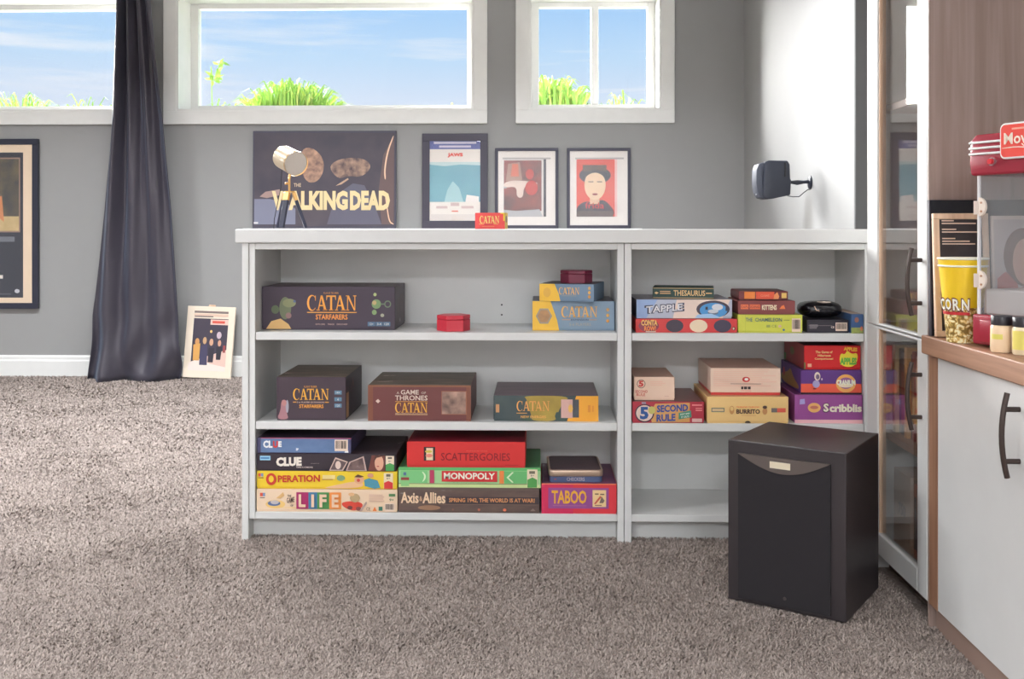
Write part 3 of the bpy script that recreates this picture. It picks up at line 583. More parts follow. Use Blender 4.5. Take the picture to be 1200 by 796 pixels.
_, s2 = game('game_box', 'green property-trading game box with red title bar in the middle stack', (467, 633.6), (548.6, 571.8), s1['top'], 0.258, (150, 196, 136), (70, 136, 84), [
    ('r', 0.0, 0.86, 1.0, 1.0, (86, 176, 96)), ('r', 0.015, 0.22, 0.205, 0.84, (116, 190, 120)), ('r', 0.745, 0.22, 0.91, 0.84, (98, 176, 104)), ('r', 0.0, 0.17, 0.91, 0.20, (112, 100, 66)), ('r', 0.0, 0.0, 1.0, 0.17, (190, 206, 140)),
    ('p', [(0.165, 0.24), (0.19, 0.40), (0.195, 0.62), (0.172, 0.80), (0.165, 0.78), (0.182, 0.60), (0.178, 0.42)], (200, 220, 180)), ('p', [(0.80, 0.80), (0.76, 0.52), (0.80, 0.26), (0.81, 0.28), (0.775, 0.52), (0.812, 0.78)], (200, 220, 180)),
    ('r', 0.018, 0.36, 0.075, 0.50, (150, 62, 60)), ('r', 0.035, 0.60, 0.055, 0.76, (90, 120, 150)), ('r', 0.018, 0.06, 0.075, 0.36, (130, 190, 120)),
    ('r', 0.22, 0.22, 0.252, 0.88, (182, 58, 92)), ('r', 0.71, 0.22, 0.742, 0.86, (234, 128, 62)), ('r', 0.305, 0.30, 0.695, 0.84, (204, 44, 48)),
    ('r', 0.905, 0.03, 0.978, 0.94, (226, 206, 176)), ('p', [(0.907, 0.03), (0.975, 0.03), (0.975, 0.42), (0.942, 0.54), (0.907, 0.42)], (76, 150, 72)), ('r', 0.92, 0.72, 0.96, 0.86, (110, 100, 80)),
    ('t', 'MONOPOLY', 0.32, 0.42, 0.68, 0.76, (240, 226, 204), 0.03), ('t', 'The Fast-Dealing Property Trading Game', 0.385, 0.225, 0.62, 0.27, (110, 110, 70)), ('t', '8+', 0.93, 0.58, 0.955, 0.68, (90, 80, 70))])
game('game_box', 'bright red word game box with dark lettering at the top of the middle stack', (476.6, 615.8), (518.4, 549.2), s2['top'], 0.255, (208, 44, 42), (130, 26, 44), [
    ('r', 0.145, 0.26, 0.24, 0.80, (50, 34, 38)), ('r', 0.165, 0.28, 0.222, 0.76, (226, 196, 160)), ('e', 0.185, 0.62, 0.03, 0.05, (200, 180, 70)), ('e', 0.19, 0.46, 0.03, 0.07, (220, 130, 110)),
    ('t', 'SCATTERGORIES', 0.29, 0.27, 0.87, 0.57, (128, 22, 32), 0.004), ('t', 'THE GAME OF FAST THINKING', 0.50, 0.635, 0.68, 0.665, (228, 120, 90)), ('r', 0.83, 0.10, 0.94, 0.115, (160, 30, 36))], bev=0.003)
_, t1 = game('game_box', 'red and magenta word game box with purple panel under a tin, beside the divider', (634.6, 723), (567.2, 603.2), Z3, 0.25, (214, 52, 62), art([(120, 56, 84), (176, 92, 60), (92, 50, 90)], 14, seed=14), [
    ('r', 0.0, 0.0, 0.42, 0.97, (206, 42, 84)), ('r', 0.0, 0.97, 1.0, 1.0, (238, 130, 80)), ('r', 0.09, 0.17, 0.895, 0.86, (146, 72, 138)), ('r', 0.15, 0.255, 0.60, 0.275, (176, 100, 140)),
    ('r', 0.68, 0.23, 0.86, 0.79, (238, 190, 136)), ('p', [(0.70, 0.34), (0.78, 0.60), (0.80, 0.56), (0.72, 0.32)], (196, 80, 60)), ('p', [(0.77, 0.36), (0.80, 0.58), (0.84, 0.44), (0.82, 0.36)], (120, 100, 90)), ('r', 0.71, 0.64, 0.76, 0.68, (110, 80, 70)), ('r', 0.78, 0.63, 0.835, 0.67, (110, 80, 70)), ('r', 0.71, 0.27, 0.80, 0.30, (130, 90, 80)),
    ('t', 'TABOO', 0.135, 0.33, 0.60, 0.78, (246, 164, 44), 0.03)])
# checkers tin on it
Yt = t1['Y'] + 0.012; A_, B_ = atY(642, 566, Yt), atY(706, 566, Yt); ztin = t1['top']; ht = atY(670, 551.6, Yt).z - ztin
tin = thing('game_tin', 'flat blue metal game tin with bright rounded lid on the red word game', 'game tin', ((A_.x + B_.x) / 2, Yt + 0.095, ztin + 0.0006), (0, 0, R(1.5)), GG)
wt = (B_.x - A_.x) / 2
def rrect(w_, d_, r_, n=5):
    pts = []
    for cx, cy, a0 in ((w_ - r_, d_ - r_, 0), (-w_ + r_, d_ - r_, 90), (-w_ + r_, -d_ + r_, 180), (w_ - r_, -d_ + r_, 270)):
        for i in range(n + 1):
            t = R(a0 + 90 * i / n); pts.append((cx + r_ * math.cos(t), cy + r_ * math.sin(t)))
    return pts
MB().prism(rrect(wt - 0.002, 0.093, 0.012), 'z', 0, ht * 0.5).build('tin_base', mat((76, 88, 124), 0.3), tin)
MB().prism(rrect(wt, 0.095, 0.014), 'z', ht * 0.46, ht).build('tin_lid', mat((186, 160, 140), 0.28, 0.55), tin, bevel=0.003, seg=3, smooth=True)
MB().prism(rrect(wt - 0.006, 0.088, 0.012), 'z', ht, ht + 0.0006).build('lid_picture', art([(84, 62, 66), (110, 80, 78), (150, 84, 76), (70, 56, 64)], 14, stretch=(1, 3, 1), seed=15), tin)
prints(tin, [('t', 'CHECKERS', 0.33, 0.10, 0.66, 0.40, (170, 160, 170), 0.02), ('r', 0.10, 0.2, 0.14, 0.3, (160, 70, 80))], lambda u, v, l: (-wt + u * 2 * wt, -0.0935 - l * LAY, v * ht))

# --- row 1, narrow unit
_, r1 = game('game_box', 'flat red game box with black and cream round counters under the blue game box', (744.8, 864), (374, 390.2), Z1, 0.24, (208, 58, 58), (120, 40, 50), [
    ('e', 0.385, 0.49, 0.086, 0.46, (66, 58, 72)), ('e', 0.62, 0.49, 0.088, 0.46, (232, 202, 172)), ('e', 0.855, 0.49, 0.086, 0.46, (66, 58, 78)), ('e', 0.965, 0.30, 0.016, 0.13, (90, 40, 40)), ('e', 0.963, 0.30, 0.009, 0.08, (226, 200, 170)),
    ('e', 0.13, 0.48, 0.10, 0.45, (130, 50, 70)), ('r', 0.10, 0.04, 0.20, 0.10, (232, 206, 190)),
    ('t', 'CONTA', 0.055, 0.50, 0.215, 0.92, (234, 178, 96), 0.04), ('t', 'ROW!', 0.085, 0.12, 0.20, 0.48, (232, 132, 66), 0.04)])
_, r2 = game('game_box', 'pale blue word game box with round letter wheel picture under the green thesaurus', (746, 858), (351.4, 373.4), r1['top'], 0.235, (176, 180, 196), (140, 136, 150), [
    ('p', [(0, 0), (0, 1), (0.22, 1), (0.10, 0)], (142, 166, 206)), ('p', [(0.42, 1), (0.38, 0), (0.9, 0), (0.98, 1)], (226, 202, 188)),
    ('e', 0.80, 0.49, 0.175, 0.46, (72, 60, 72)), ('e', 0.805, 0.43, 0.145, 0.40, (70, 142, 200)), ('e', 0.845, 0.60, 0.058, 0.17, (206, 206, 210)), ('e', 0.80, 0.32, 0.055, 0.13, (100, 110, 130)), ('e', 0.80, 0.38, 0.055, 0.10, (190, 194, 200)), ('p', [(0.61, 0.02), (0.64, 0.2), (0.78, 0.26), (0.86, 0.1), (0.86, 0.02)], (150, 186, 220)), ('r', 0.93, 0.40, 0.965, 0.60, (60, 60, 80)), ('r', 0.72, 0.46, 0.745, 0.62, (60, 56, 70)),
    ('t', 'TAPPLE', 0.082, 0.22, 0.50, 0.68, (72, 72, 92), 0.075, 0.16), ('t', 'TAPPLE', 0.10, 0.27, 0.482, 0.63, (214, 212, 216), 0.02, 0.16)],
    left=[('r', 0.02, 0.04, 0.98, 0.96, (60, 56, 84))])
# thesaurus book
Yb_ = r2['Y'] + 0.02
A_, B_ = atY(765, 350, Yb_), atY(836, 350, Yb_); hb = atY(800, 337.2, Yb_).z - r2['top']
bk = thing('reference_book', 'thick dark green thesaurus with gold spine lettering lying on the pale blue game box', 'book', ((A_.x + B_.x) / 2, Yb_, r2['top'] + 0.0006), (0, 0, R(-9)))
wb_ = (B_.x - A_.x) / 2
MB().box(-wb_, wb_, 0.0, 0.112, 0, 0.0022).box(-wb_, wb_, 0, 0.112, hb - 0.0022, hb).box(-wb_, wb_, -0.002, 0.003, 0, hb).build('cover', mat((34, 62, 56), 0.5), bk, bevel=0.0008)
MB().box(-wb_ + 0.003, wb_ - 0.002, 0.003, 0.108, 0.0022, hb - 0.0022).build('page_block', art([(196, 156, 116), (222, 186, 146)], 300, stretch=(0.02, 0.02, 1), seed=2), bk)
prints(bk, [('r', 0.0, 0.90, 1.0, 0.95, (196, 160, 110)), ('r', 0.0, 0.05, 1.0, 0.10, (196, 160, 110)), ('p', [(0.03, 0.5), (0.06, 0.62), (0.10, 0.5), (0.06, 0.38)], (206, 170, 116)), ('t', 'THESAURUS', 0.345, 0.26, 0.86, 0.76, (206, 172, 118), 0.02), ('r', 0.87, 0.46, 0.97, 0.56, (196, 160, 110))] + lines(0.12, 0.34, 0.31, 0.68, 2, (190, 150, 104), 5),
       lambda u, v, l: (-wb_ + u * 2 * wb_, -0.0024 - l * LAY, v * hb), 'spine_print')
_, c1 = game('game_box', 'lime green party game box with barcode at the bottom of the middle pile', (864.6, 940.4), (369.2, 390.3), Z1, 0.20, (196, 198, 70), (160, 160, 60), [
    ('r', 0.115, 0.0, 0.12, 1.0, (176, 180, 60)), ('e', 0.71, 0.16, 0.02, 0.06, (72, 116, 140)), ('e', 0.65, 0.36, 0.026, 0.08, (210, 180, 150)), ('r', 0.71, 0.68, 0.80, 0.72, (140, 150, 70))] + barcode(0.835, 0.05, 0.97, 0.80, 9) +
    [('t', 'THE', 0.12, 0.62, 0.225, 0.83, (84, 116, 110), 0.02), ('t', 'CHAMELEON', 0.265, 0.62, 0.68, 0.83, (84, 116, 110), 0.02), ('t', 'CE', 0.52, 0.30, 0.60, 0.44, (120, 130, 80)), ('r', 0.44, 0.30, 0.50, 0.44, (150, 160, 80))])
_, c2 = game('game_box', 'brick red card game box with small pale title, between lime and orange boxes', (865, 932), (352.8, 368.8), c1['top'], 0.165, (130, 62, 62), (96, 46, 50), [
    ('r', 0.045, 0.38, 0.18, 0.72, (226, 112, 66)), ('r', 0.20, 0.38, 0.385, 0.72, (220, 104, 62)), ('p', [(0.72, 0.40), (0.76, 0.62), (0.80, 0.70), (0.825, 0.40)], (228, 116, 62)),
    ('t', 'EXPLODING', 0.055, 0.46, 0.375, 0.64, (140, 62, 56), 0.01), ('t', 'KITTENS', 0.415, 0.32, 0.675, 0.70, (234, 208, 178), 0.04)], bev=0.003)
game('game_box', 'orange card game packet with dark ends on top of the brick red box', (865.8, 923.6), (341.6, 351.8), c2['top'], 0.13, (112, 46, 50), (90, 44, 48), [
    ('r', 0.11, 0.12, 0.33, 0.93, (238, 128, 54)), ('r', 0.345, 0.10, 0.72, 0.93, (222, 84, 54)), ('p', [(0.70, 0.1), (0.72, 0.6), (0.78, 0.9), (0.82, 0.4), (0.80, 0.1)], (226, 140, 84)), ('r', 0.865, 0.20, 0.965, 0.80, (240, 186, 100)),
    ('p', [(0.325, 0.08), (0.335, 0.6), (0.35, 0.5), (0.345, 0.08)], (90, 50, 50)), ('t', 'GAME', 0.44, 0.36, 0.62, 0.62, (240, 130, 100), 0.01)], lid=False, bev=0.003)
_, k1 = game('game_box', 'small black box with barcode and fine print under the black case', (945.8, 994.4), (375.4, 390.3), Z1, 0.15, (46, 42, 52), (36, 34, 42),
    [('r', 0.03, 0.55, 0.60, 0.57, (150, 140, 140))] + lines(0.055, 0.28, 0.27, 0.64, 4, (130, 122, 126), 6) + barcode(0.685, 0.14, 0.965, 0.80, 10) + [('t', 'CE', 0.57, 0.36, 0.65, 0.52, (206, 186, 176), 0.03)], lid=False)
# black zip case
Yk = k1['Y'] + 0.015; cA = atY(964, 365, Yk + 0.06)
case = thing('zip_case', 'rounded glossy black zip case with pale oval tag lying on the small black box', 'case', (cA.x - 0.006, Yk + 0.075, k1['top'] + 0.0006))
prof = []
hc = atY(964, 356, Yk).z - k1['top']
m = MB(); NS, NR = 28, 8; vs_ = []; fs_ = []
rx, ry = atY(988, 365, Yk + 0.06).x - cA.x, 0.062
for j in range(NR + 1):
    ph = -math.pi / 2 + math.pi * j / NR
    for i in range(NS):
        t = 2 * math.pi * i / NS
        sx = abs(math.cos(t)) ** 0.6 * math.copysign(1, math.cos(t)); sy = abs(math.sin(t)) ** 0.6 * math.copysign(1, math.sin(t))
        k_ = max(0.02, math.cos(ph)) ** 0.45
        vs_.append((rx * sx * k_, ry * sy * k_, hc * 0.5 + hc * 0.5 * math.copysign(abs(math.sin(ph)) ** 0.8, math.sin(ph)) * (1 + 0.06 * math.sin(t * 2))))
for j in range(NR):
    for i in range(NS): fs_.append((j * NS + i, j * NS + (i + 1) % NS, (j + 1) * NS + (i + 1) % NS, (j + 1) * NS + i))
fs_ += [tuple(range(NS - 1, -1, -1)), tuple(NR * NS + i for i in range(NS))]
zmin = min(v[2] for v in vs_)
m.add([(a, b, c - zmin) for a, b, c in vs_], fs_); m.build('shell', mat((18, 17, 22), 0.22), case, smooth=True)
MB().tube([(rx * 0.99 * math.cos(t) , ry * 0.99 * math.sin(t), hc * 0.5) for t in [R(200 + i * 14) for i in range(11)]], 0.0022, 6).build('zip', mat((40, 38, 44), 0.4), case)
ov = MB(); n = 20
ov.add([(0.006 + 0.020 * math.cos(2 * math.pi * i / n), -0.03 + 0.010 * math.sin(2 * math.pi * i / n), hc * 1.02 - 0.0015) for i in range(n)] + [(0.006 + 0.020 * math.cos(2 * math.pi * i / n), -0.03 + 0.010 * math.sin(2 * math.pi * i / n), hc * 1.02 + 0.0015) for i in range(n)], [tuple(range(n - 1, -1, -1)), tuple(range(n, 2 * n))] + [(i, (i + 1) % n, n + (i + 1) % n, n + i) for i in range(n)])
ov.build('oval_tag', mat((196, 176, 160), 0.5), case)
MB().tube([(-0.03, -ry - 0.001, hc * 0.80), (-0.025, -ry * 1.02, hc * 0.55), (-0.016, -ry * 1.02, hc * 0.5)], 0.0016, 6).build('zip_pull', mat((226, 190, 170), 0.3), case)
game('game_box', 'small blue and green picture box at the cabinet end of the upper shelf', (997.6, 1012.4), (368.5, 391), Z1, 0.20, (58, 88, 132), (176, 150, 130), [
    ('r', 0.0, 0.0, 1.0, 0.30, art([(150, 160, 80), (200, 180, 90), (120, 130, 70)], 60, seed=17)), ('e', 0.45, 0.7, 0.18, 0.14, (150, 96, 80)), ('e', 0.85, 0.25, 0.10, 0.12, (206, 110, 80))], lid=False, Y=YF + 0.006)

# --- row 2, narrow unit
_, f1 = game('game_box', 'red quiz game box with big blue 5 and stopwatch under a cream box', (741, 825.2), (471.2, 496.2), Z2, 0.25, (172, 44, 60), (112, 66, 66), [
    ('p', [(0.27, 0.02), (0.25, 0.5), (0.32, 0.9), (0.80, 0.96), (0.80, 0.05)], (206, 150, 84)), ('e', 0.17, 0.46, 0.135, 0.43, (70, 40, 60)), ('e', 0.17, 0.46, 0.117, 0.375, (214, 190, 176)), ('e', 0.27, 0.60, 0.05, 0.18, (190, 180, 96)), ('r', 0.13, 0.90, 0.19, 0.98, (130, 130, 150)),
    ('p', [(0.645, 0.18), (0.645, 0.48), (0.815, 0.60), (0.825, 0.28)], (66, 138, 112)), ('r', 0.83, 0.06, 0.97, 0.22, (214, 176, 170)), ('r', 0.83, 0.82, 0.97, 0.88, (220, 130, 130)), ('r', 0.88, 0.68, 0.97, 0.72, (220, 130, 130)), ('r', 0.88, 0.58, 0.97, 0.63, (220, 130, 130)),
    ('t', '5', 0.105, 0.17, 0.225, 0.76, (44, 84, 146), 0.05), ('t', 'SECOND', 0.34, 0.50, 0.775, 0.84, (52, 76, 146), 0.04, 0.06), ('t', 'RULE', 0.335, 0.06, 0.60, 0.40, (52, 76, 146), 0.04, 0.05), ('t', 'JUST SPIT', 0.665, 0.36, 0.80, 0.45, (226, 226, 210), 0.02, 0.04), ('t', 'IT OUT!', 0.68, 0.24, 0.79, 0.33, (226, 226, 210), 0.02, 0.04)])
game('game_box', 'small plain cream box with red number 5 mark on the red quiz game', (743, 790.6), (442.2, 469.2), f1['top'], 0.20, (236, 192, 168), (190, 150, 130), [
    ('e', 0.175, 0.70, 0.105, 0.19, (110, 70, 64)), ('e', 0.175, 0.70, 0.09, 0.165, (236, 192, 168)), ('t', '5', 0.115, 0.575, 0.235, 0.84, (206, 62, 54), 0.05), ('t', 'SECOND', 0.03, 0.31, 0.335, 0.43, (196, 70, 60), 0.02), ('t', 'RULE', 0.06, 0.17, 0.275, 0.29, (196, 70, 60), 0.02)] + lines(0.4, 0.6, 0.78, 0.82, 3, (226, 182, 158), 8) + [('r', 0.75, 0.16, 0.86, 0.18, (206, 160, 140))])
_, p1 = game('game_box', 'tan game box with dark slab title and thumb notch under a cream carton', (828.4, 924), (465.4, 496.5), Z2, 0.25, (232, 186, 120), (196, 150, 104), [
    ('r', 0.055, 0.42, 0.215, 0.58, (100, 110, 100)), ('r', 0.065, 0.45, 0.205, 0.55, (206, 176, 130)), ('r', 0.79, 0.42, 0.86, 0.58, (110, 100, 96)), ('r', 0.86, 0.42, 0.965, 0.58, (216, 90, 70)),
    ('e', 0.305, 0.50, 0.03, 0.16, (200, 140, 80)), ('e', 0.305, 0.55, 0.02, 0.08, (230, 190, 120)), ('e', 0.71, 0.46, 0.03, 0.13, (196, 136, 84)), ('e', 0.71, 0.61, 0.028, 0.06, (90, 66, 56)),
    ('p', [(0.46, 0.012), (0.467, 0.05), (0.48, 0.085), (0.50, 0.10), (0.52, 0.085), (0.533, 0.05), (0.54, 0.012)], (60, 48, 46)), ('t', 'THROW THROW', 0.36, 0.59, 0.645, 0.645, (230, 120, 60), 0.03), ('t', 'BURRITO', 0.36, 0.36, 0.65, 0.535, (84, 58, 48), 0.04), ('r', 0.42, 0.29, 0.60, 0.31, (200, 150, 96))],
    left=[('r', 0.05, 0.1, 0.95, 0.9, (210, 160, 108))])
game('game_box', 'cream carton with a small red oval mark and red base on the tan game', (832.8, 914.8), (432, 463.4), p1['top'], 0.23, (234, 194, 172), (196, 156, 138),
    lines(0.04, 0.30, 0.96, 0.97, 9, (228, 184, 162), 9) + [('e', 0.505, 0.585, 0.055, 0.10, (206, 58, 54)), ('e', 0.51, 0.59, 0.028, 0.05, (240, 220, 206)), ('r', 0.28, 0.415, 0.72, 0.43, (120, 90, 84)), ('r', 0.435, 0.22, 0.465, 0.32, (60, 50, 52)), ('r', 0.475, 0.22, 0.52, 0.32, (60, 50, 52)), ('r', 0.53, 0.22, 0.57, 0.32, (60, 50, 52)), ('r', 0.43, 0.165, 0.575, 0.175, (214, 90, 80))],
    gap=0.007, tray=(200, 62, 58), left=[('r', 0.03, 0.05, 0.97, 0.12, (206, 70, 64))])
_, q1 = game('game_box', 'purple drawing game box with bubble lettering at the bottom of the cabinet-end stack', (931.4, 1012.8), (463.2, 496.6), Z2, 0.235, (146, 72, 138), (112, 52, 108), [
    ('r', 0.0, 0.0, 1.0, 0.13, (232, 172, 176)), ('p', [(0.07, 0.66), (0.075, 0.84), (0.145, 0.86), (0.15, 0.68)], (160, 150, 200)), ('e', 0.285, 0.55, 0.095, 0.17, (236, 170, 96)), ('e', 0.285, 0.56, 0.06, 0.06, (196, 110, 90)),
    ('t', 'S', 0.41, 0.38, 0.51, 0.72, (60, 40, 60), 0.07), ('t', 'S', 0.42, 0.41, 0.50, 0.70, (238, 214, 190), 0.04), ('t', 'cribblish', 0.51, 0.38, 1.16, 0.72, (60, 40, 60), 0.06)][:-1] + [('t', 'cribblis', 0.51, 0.40, 0.985, 0.68, (238, 214, 190), 0.045)],
    left=[('r', 0.0, 0.08, 0.10, 0.92, (200, 170, 150)), ('r', 0.0, 0.1, 0.10, 0.40, (60, 120, 70))])
_, q2 = game('game_box', 'purple over orange party game box with oval emblem in the cabinet-end stack', (938.6, 1012.8), (434.2, 462.2), q1['top'], 0.238, (92, 52, 124), (60, 40, 80), [
    ('r', 0.0, 0.05, 1.0, 0.43, (236, 88, 62)), ('r', 0.0, 0.0, 1.0, 0.06, (30, 24, 36)), ('e', 0.27, 0.74, 0.05, 0.18, (214, 196, 180)), ('e', 0.275, 0.72, 0.03, 0.11, (110, 90, 120)), ('e', 0.25, 0.42, 0.06, 0.16, (160, 150, 190)), ('e', 0.345, 0.62, 0.012, 0.05, (200, 180, 190)), ('r', 0.20, 0.20, 0.25, 0.24, (90, 40, 50)),
    ('e', 0.74, 0.45, 0.165, 0.38, (232, 160, 82)), ('e', 0.74, 0.46, 0.12, 0.24, (150, 90, 140)), ('e', 0.74, 0.36, 0.12, 0.08, (236, 206, 176)), ('t', 'CRANIUM', 0.585, 0.38, 0.895, 0.60, (246, 222, 200), 0.05)],
    left=[('p', [(0.02, 0.08), (0.02, 0.45), (0.35, 0.62), (0.5, 0.9), (0.65, 0.5), (0.9, 0.3), (0.9, 0.1)], (176, 130, 66)), ('e', 0.16, 0.55, 0.05, 0.2, (190, 60, 70))])
game('game_box', 'red party game box with yellow and green title at the top of the cabinet-end stack', (942.4, 1012.8), (405.4, 433.4), q2['top'], 0.236, (206, 30, 34), (92, 40, 52), [
    ('p', [(0.62, 0.25), (0.64, 0.70), (0.72, 0.62), (0.76, 0.82), (0.84, 0.64), (0.95, 0.72), (0.94, 0.3), (0.86, 0.12), (0.74, 0.10)], (244, 204, 50)), ('p', [(0.06, 0.10), (0.06, 0.24), (0.13, 0.24), (0.13, 0.10)], (226, 160, 130)), ('r', 0.0, 0.02, 0.02, 0.3, (80, 120, 60)),
    ('t', 'APPLES', 0.70, 0.80, 0.94, 0.96, (244, 176, 40), 0.05, -0.05), ('t', 'APPLES', 0.635, 0.20, 0.93, 0.50, (96, 170, 60), 0.06),
    ('t', 'The Game of', 0.20, 0.68, 0.50, 0.78, (240, 206, 130), 0.02), ('t', 'Hilarious', 0.24, 0.54, 0.47, 0.63, (240, 206, 130), 0.02), ('t', 'Comparisons!', 0.185, 0.39, 0.51, 0.49, (240, 206, 130), 0.02)],
    left=[('r', 0.0, 0.0, 1.0, 1.0, (150, 52, 56)), ('e', 0.42, 0.55, 0.10, 0.18, (110, 110, 60)), ('r', 0.0, 0.03, 0.10, 0.32, (80, 130, 70))])

# ================================================================== things on the bookcase top
def picture(name, label, cat, px, py, Y, lean, frame_w, frame_col, mat_col, inner, shapes, thick=0.018, zbase=None, glass=True, group=None, easel=True, yaw=0, roll=0, fmat=None, mat_edge=None, frame_front=0.006):
    """px: x range of outer frame, py: y range; inner: print window as fractions (u0,v0,u1,v1)"""
    zb_ = (ZT1 if easel else atY((px[0] + px[1]) / 2, py[1], Y).z) if zbase is None else zbase
    A, B = atY(px[0], py[1], Y), atY(px[1], py[1], Y); W = B.x - A.x
    H = (atY((px[0] + px[1]) / 2, py[0], Y + 0.5 * math.sin(R(lean)) * 0.3).z - zb_) / math.cos(R(lean))
    root = thing(name, label, cat, ((A.x + B.x) / 2, Y, zb_ + 0.0008 + thick * math.sin(R(lean))), (R(-lean), R(roll), R(yaw)), group)
    w2 = W / 2; f = frame_w
    fm = fmat or mat(frame_col, 0.35)
    if f > 0:
        fr_ = MB().box(-w2, w2, 0, thick, 0, f).box(-w2, w2, 0, thick, H - f, H).box(-w2, -w2 + f, 0, thick, f, H - f).box(w2 - f, w2, 0, thick, f, H - f)
        fr_.build('frame', fm, root, bevel=0.0012)
        MB().box(-w2 + f * 0.8, w2 - f * 0.8, frame_front, thick - 0.002, f * 0.8, H - f * 0.8).build('mat_board', mat(mat_col, 0.8), root)
        y0 = frame_front
    else:
        MB().box(-w2, w2, 0, thick, 0, H).build('canvas', fm, root, bevel=0.0015); y0 = 0.0
    u0, v0, u1, v1 = inner
    prints(root, shapes, lambda u, v, l: (-w2 + (u0 + u * (u1 - u0)) * W, y0 - 0.0004 - l * LAY, (v0 + v * (v1 - v0)) * H), 'poster_print', 0.55)
    if glass:
        MB().box(-w2 + f * 0.9, w2 - f * 0.9, 0.0012, 0.0026, f * 0.9, H - f * 0.9).build('pane', PICGLASS, root)
    if easel:
        # strut hinged on the back and reaching the shelf top
        hh = H * 0.62; back = 0.075
        p0 = Vector((0, thick, hh)); al = R(lean)
        zl = -(thick + back) * math.tan(al) * -1.0
        foot = Vector((0, thick + back, (thick + back) * math.tan(al)))
        m = MB(); s_ = 0.03
        m.add([(-s_, p0.y, p0.z), (s_, p0.y, p0.z), (s_, foot.y, foot.z), (-s_, foot.y, foot.z), (-s_, p0.y + 0.003, p0.z), (s_, p0.y + 0.003, p0.z), (s_, foot.y + 0.003, foot.z), (-s_, foot.y + 0.003, foot.z)],
              [(0, 1, 2, 3), (7, 6, 5, 4), (0, 4, 5, 1), (1, 5, 6, 2), (2, 6, 7, 3), (3, 7, 4, 0)])
        m.build('easel_strut', BLACK, root)
    return root, W, H

ZLEDGE = HC - 0.0042
la, lb = atY(286, 267, 6.05).x, atY(752, 267, 6.05).x
struct(MB().box(la, lb, YB - 0.085, YB, ZLEDGE - 0.022, ZLEDGE).build('trim_1', TRIMW, bevel=0.002))
picture('canvas_picture', 'wide dark horror show picture with big pale lettering behind the brass spotlight lamp', 'picture', (295.8, 464), (153.5, 267.6), 6.066, 1.2, 0.0, (72, 70, 84), None, (0, 0, 1, 1), [
    ('r', 0.012, 0.02, 0.988, 0.98, art([(66, 62, 74), (74, 72, 88), (92, 90, 108), (84, 76, 84)], 5, seed=20)),
    ('p', [(0.012, 0.04), (0.012, 0.30), (0.12, 0.30), (0.22, 0.27), (0.30, 0.2), (0.30, 0.04)], (122, 124, 144)),
    ('p', [(0.52, 0.04), (0.58, 0.34), (0.70, 0.46), (0.78, 0.44), (0.86, 0.2), (0.90, 0.04)], (96, 94, 110)),
    ('p', [(0.90, 0.04), (0.88, 0.4), (0.91, 0.75), (0.985, 0.95), (0.985, 0.04)], (104, 84, 84)),
    ('p', [(0.05, 0.325), (0.09, 0.375), (0.19, 0.40), (0.19, 0.34), (0.10, 0.31)], (160, 132, 126)),
    ('p', [(0.33, 0.62), (0.34, 0.82), (0.42, 0.83), (0.49, 0.73), (0.50, 0.60), (0.46, 0.48), (0.38, 0.46)], art([(190, 150, 124), (158, 122, 104), (110, 84, 80)], 30, seed=21)),
    ('p', [(0.53, 0.62), (0.58, 0.70), (0.70, 0.73), (0.80, 0.70), (0.83, 0.62), (0.76, 0.52), (0.66, 0.54), (0.60, 0.50)], art([(176, 142, 120), (132, 104, 96), (80, 66, 72)], 26, seed=22)),
    ('p', [(0.58, 0.435), (0.62, 0.45), (0.67, 0.50), (0.665, 0.515), (0.61, 0.465)], (190, 156, 130)),
    ('p', [(0.985, 0.945), (0.945, 0.78), (0.925, 0.60), (0.93, 0.50), (0.92, 0.50), (0.915, 0.60), (0.935, 0.79), (0.978, 0.95)], (226, 190, 160)),
    ('p', [(0.92, 0.36), (0.935, 0.2), (0.95, 0.06), (0.985, 0.035), (0.985, 0.045), (0.958, 0.07), (0.943, 0.2), (0.928, 0.36)], (220, 180, 150)),
    ('r', 0.01, 0.045, 0.04, 0.065, (200, 196, 200)),
    ('t', 'THE', 0.288, 0.425, 0.338, 0.462, (206, 180, 150), 0.02), ('t', 'WALKING', 0.135, 0.185, 0.665, 0.385, (228, 200, 150), 0.055), ('t', 'DEAD', 0.68, 0.185, 0.958, 0.385, (228, 200, 150), 0.055)],
    thick=0.02, glass=False, easel=False, zbase=ZLEDGE)
SB = (58, 56, 72)
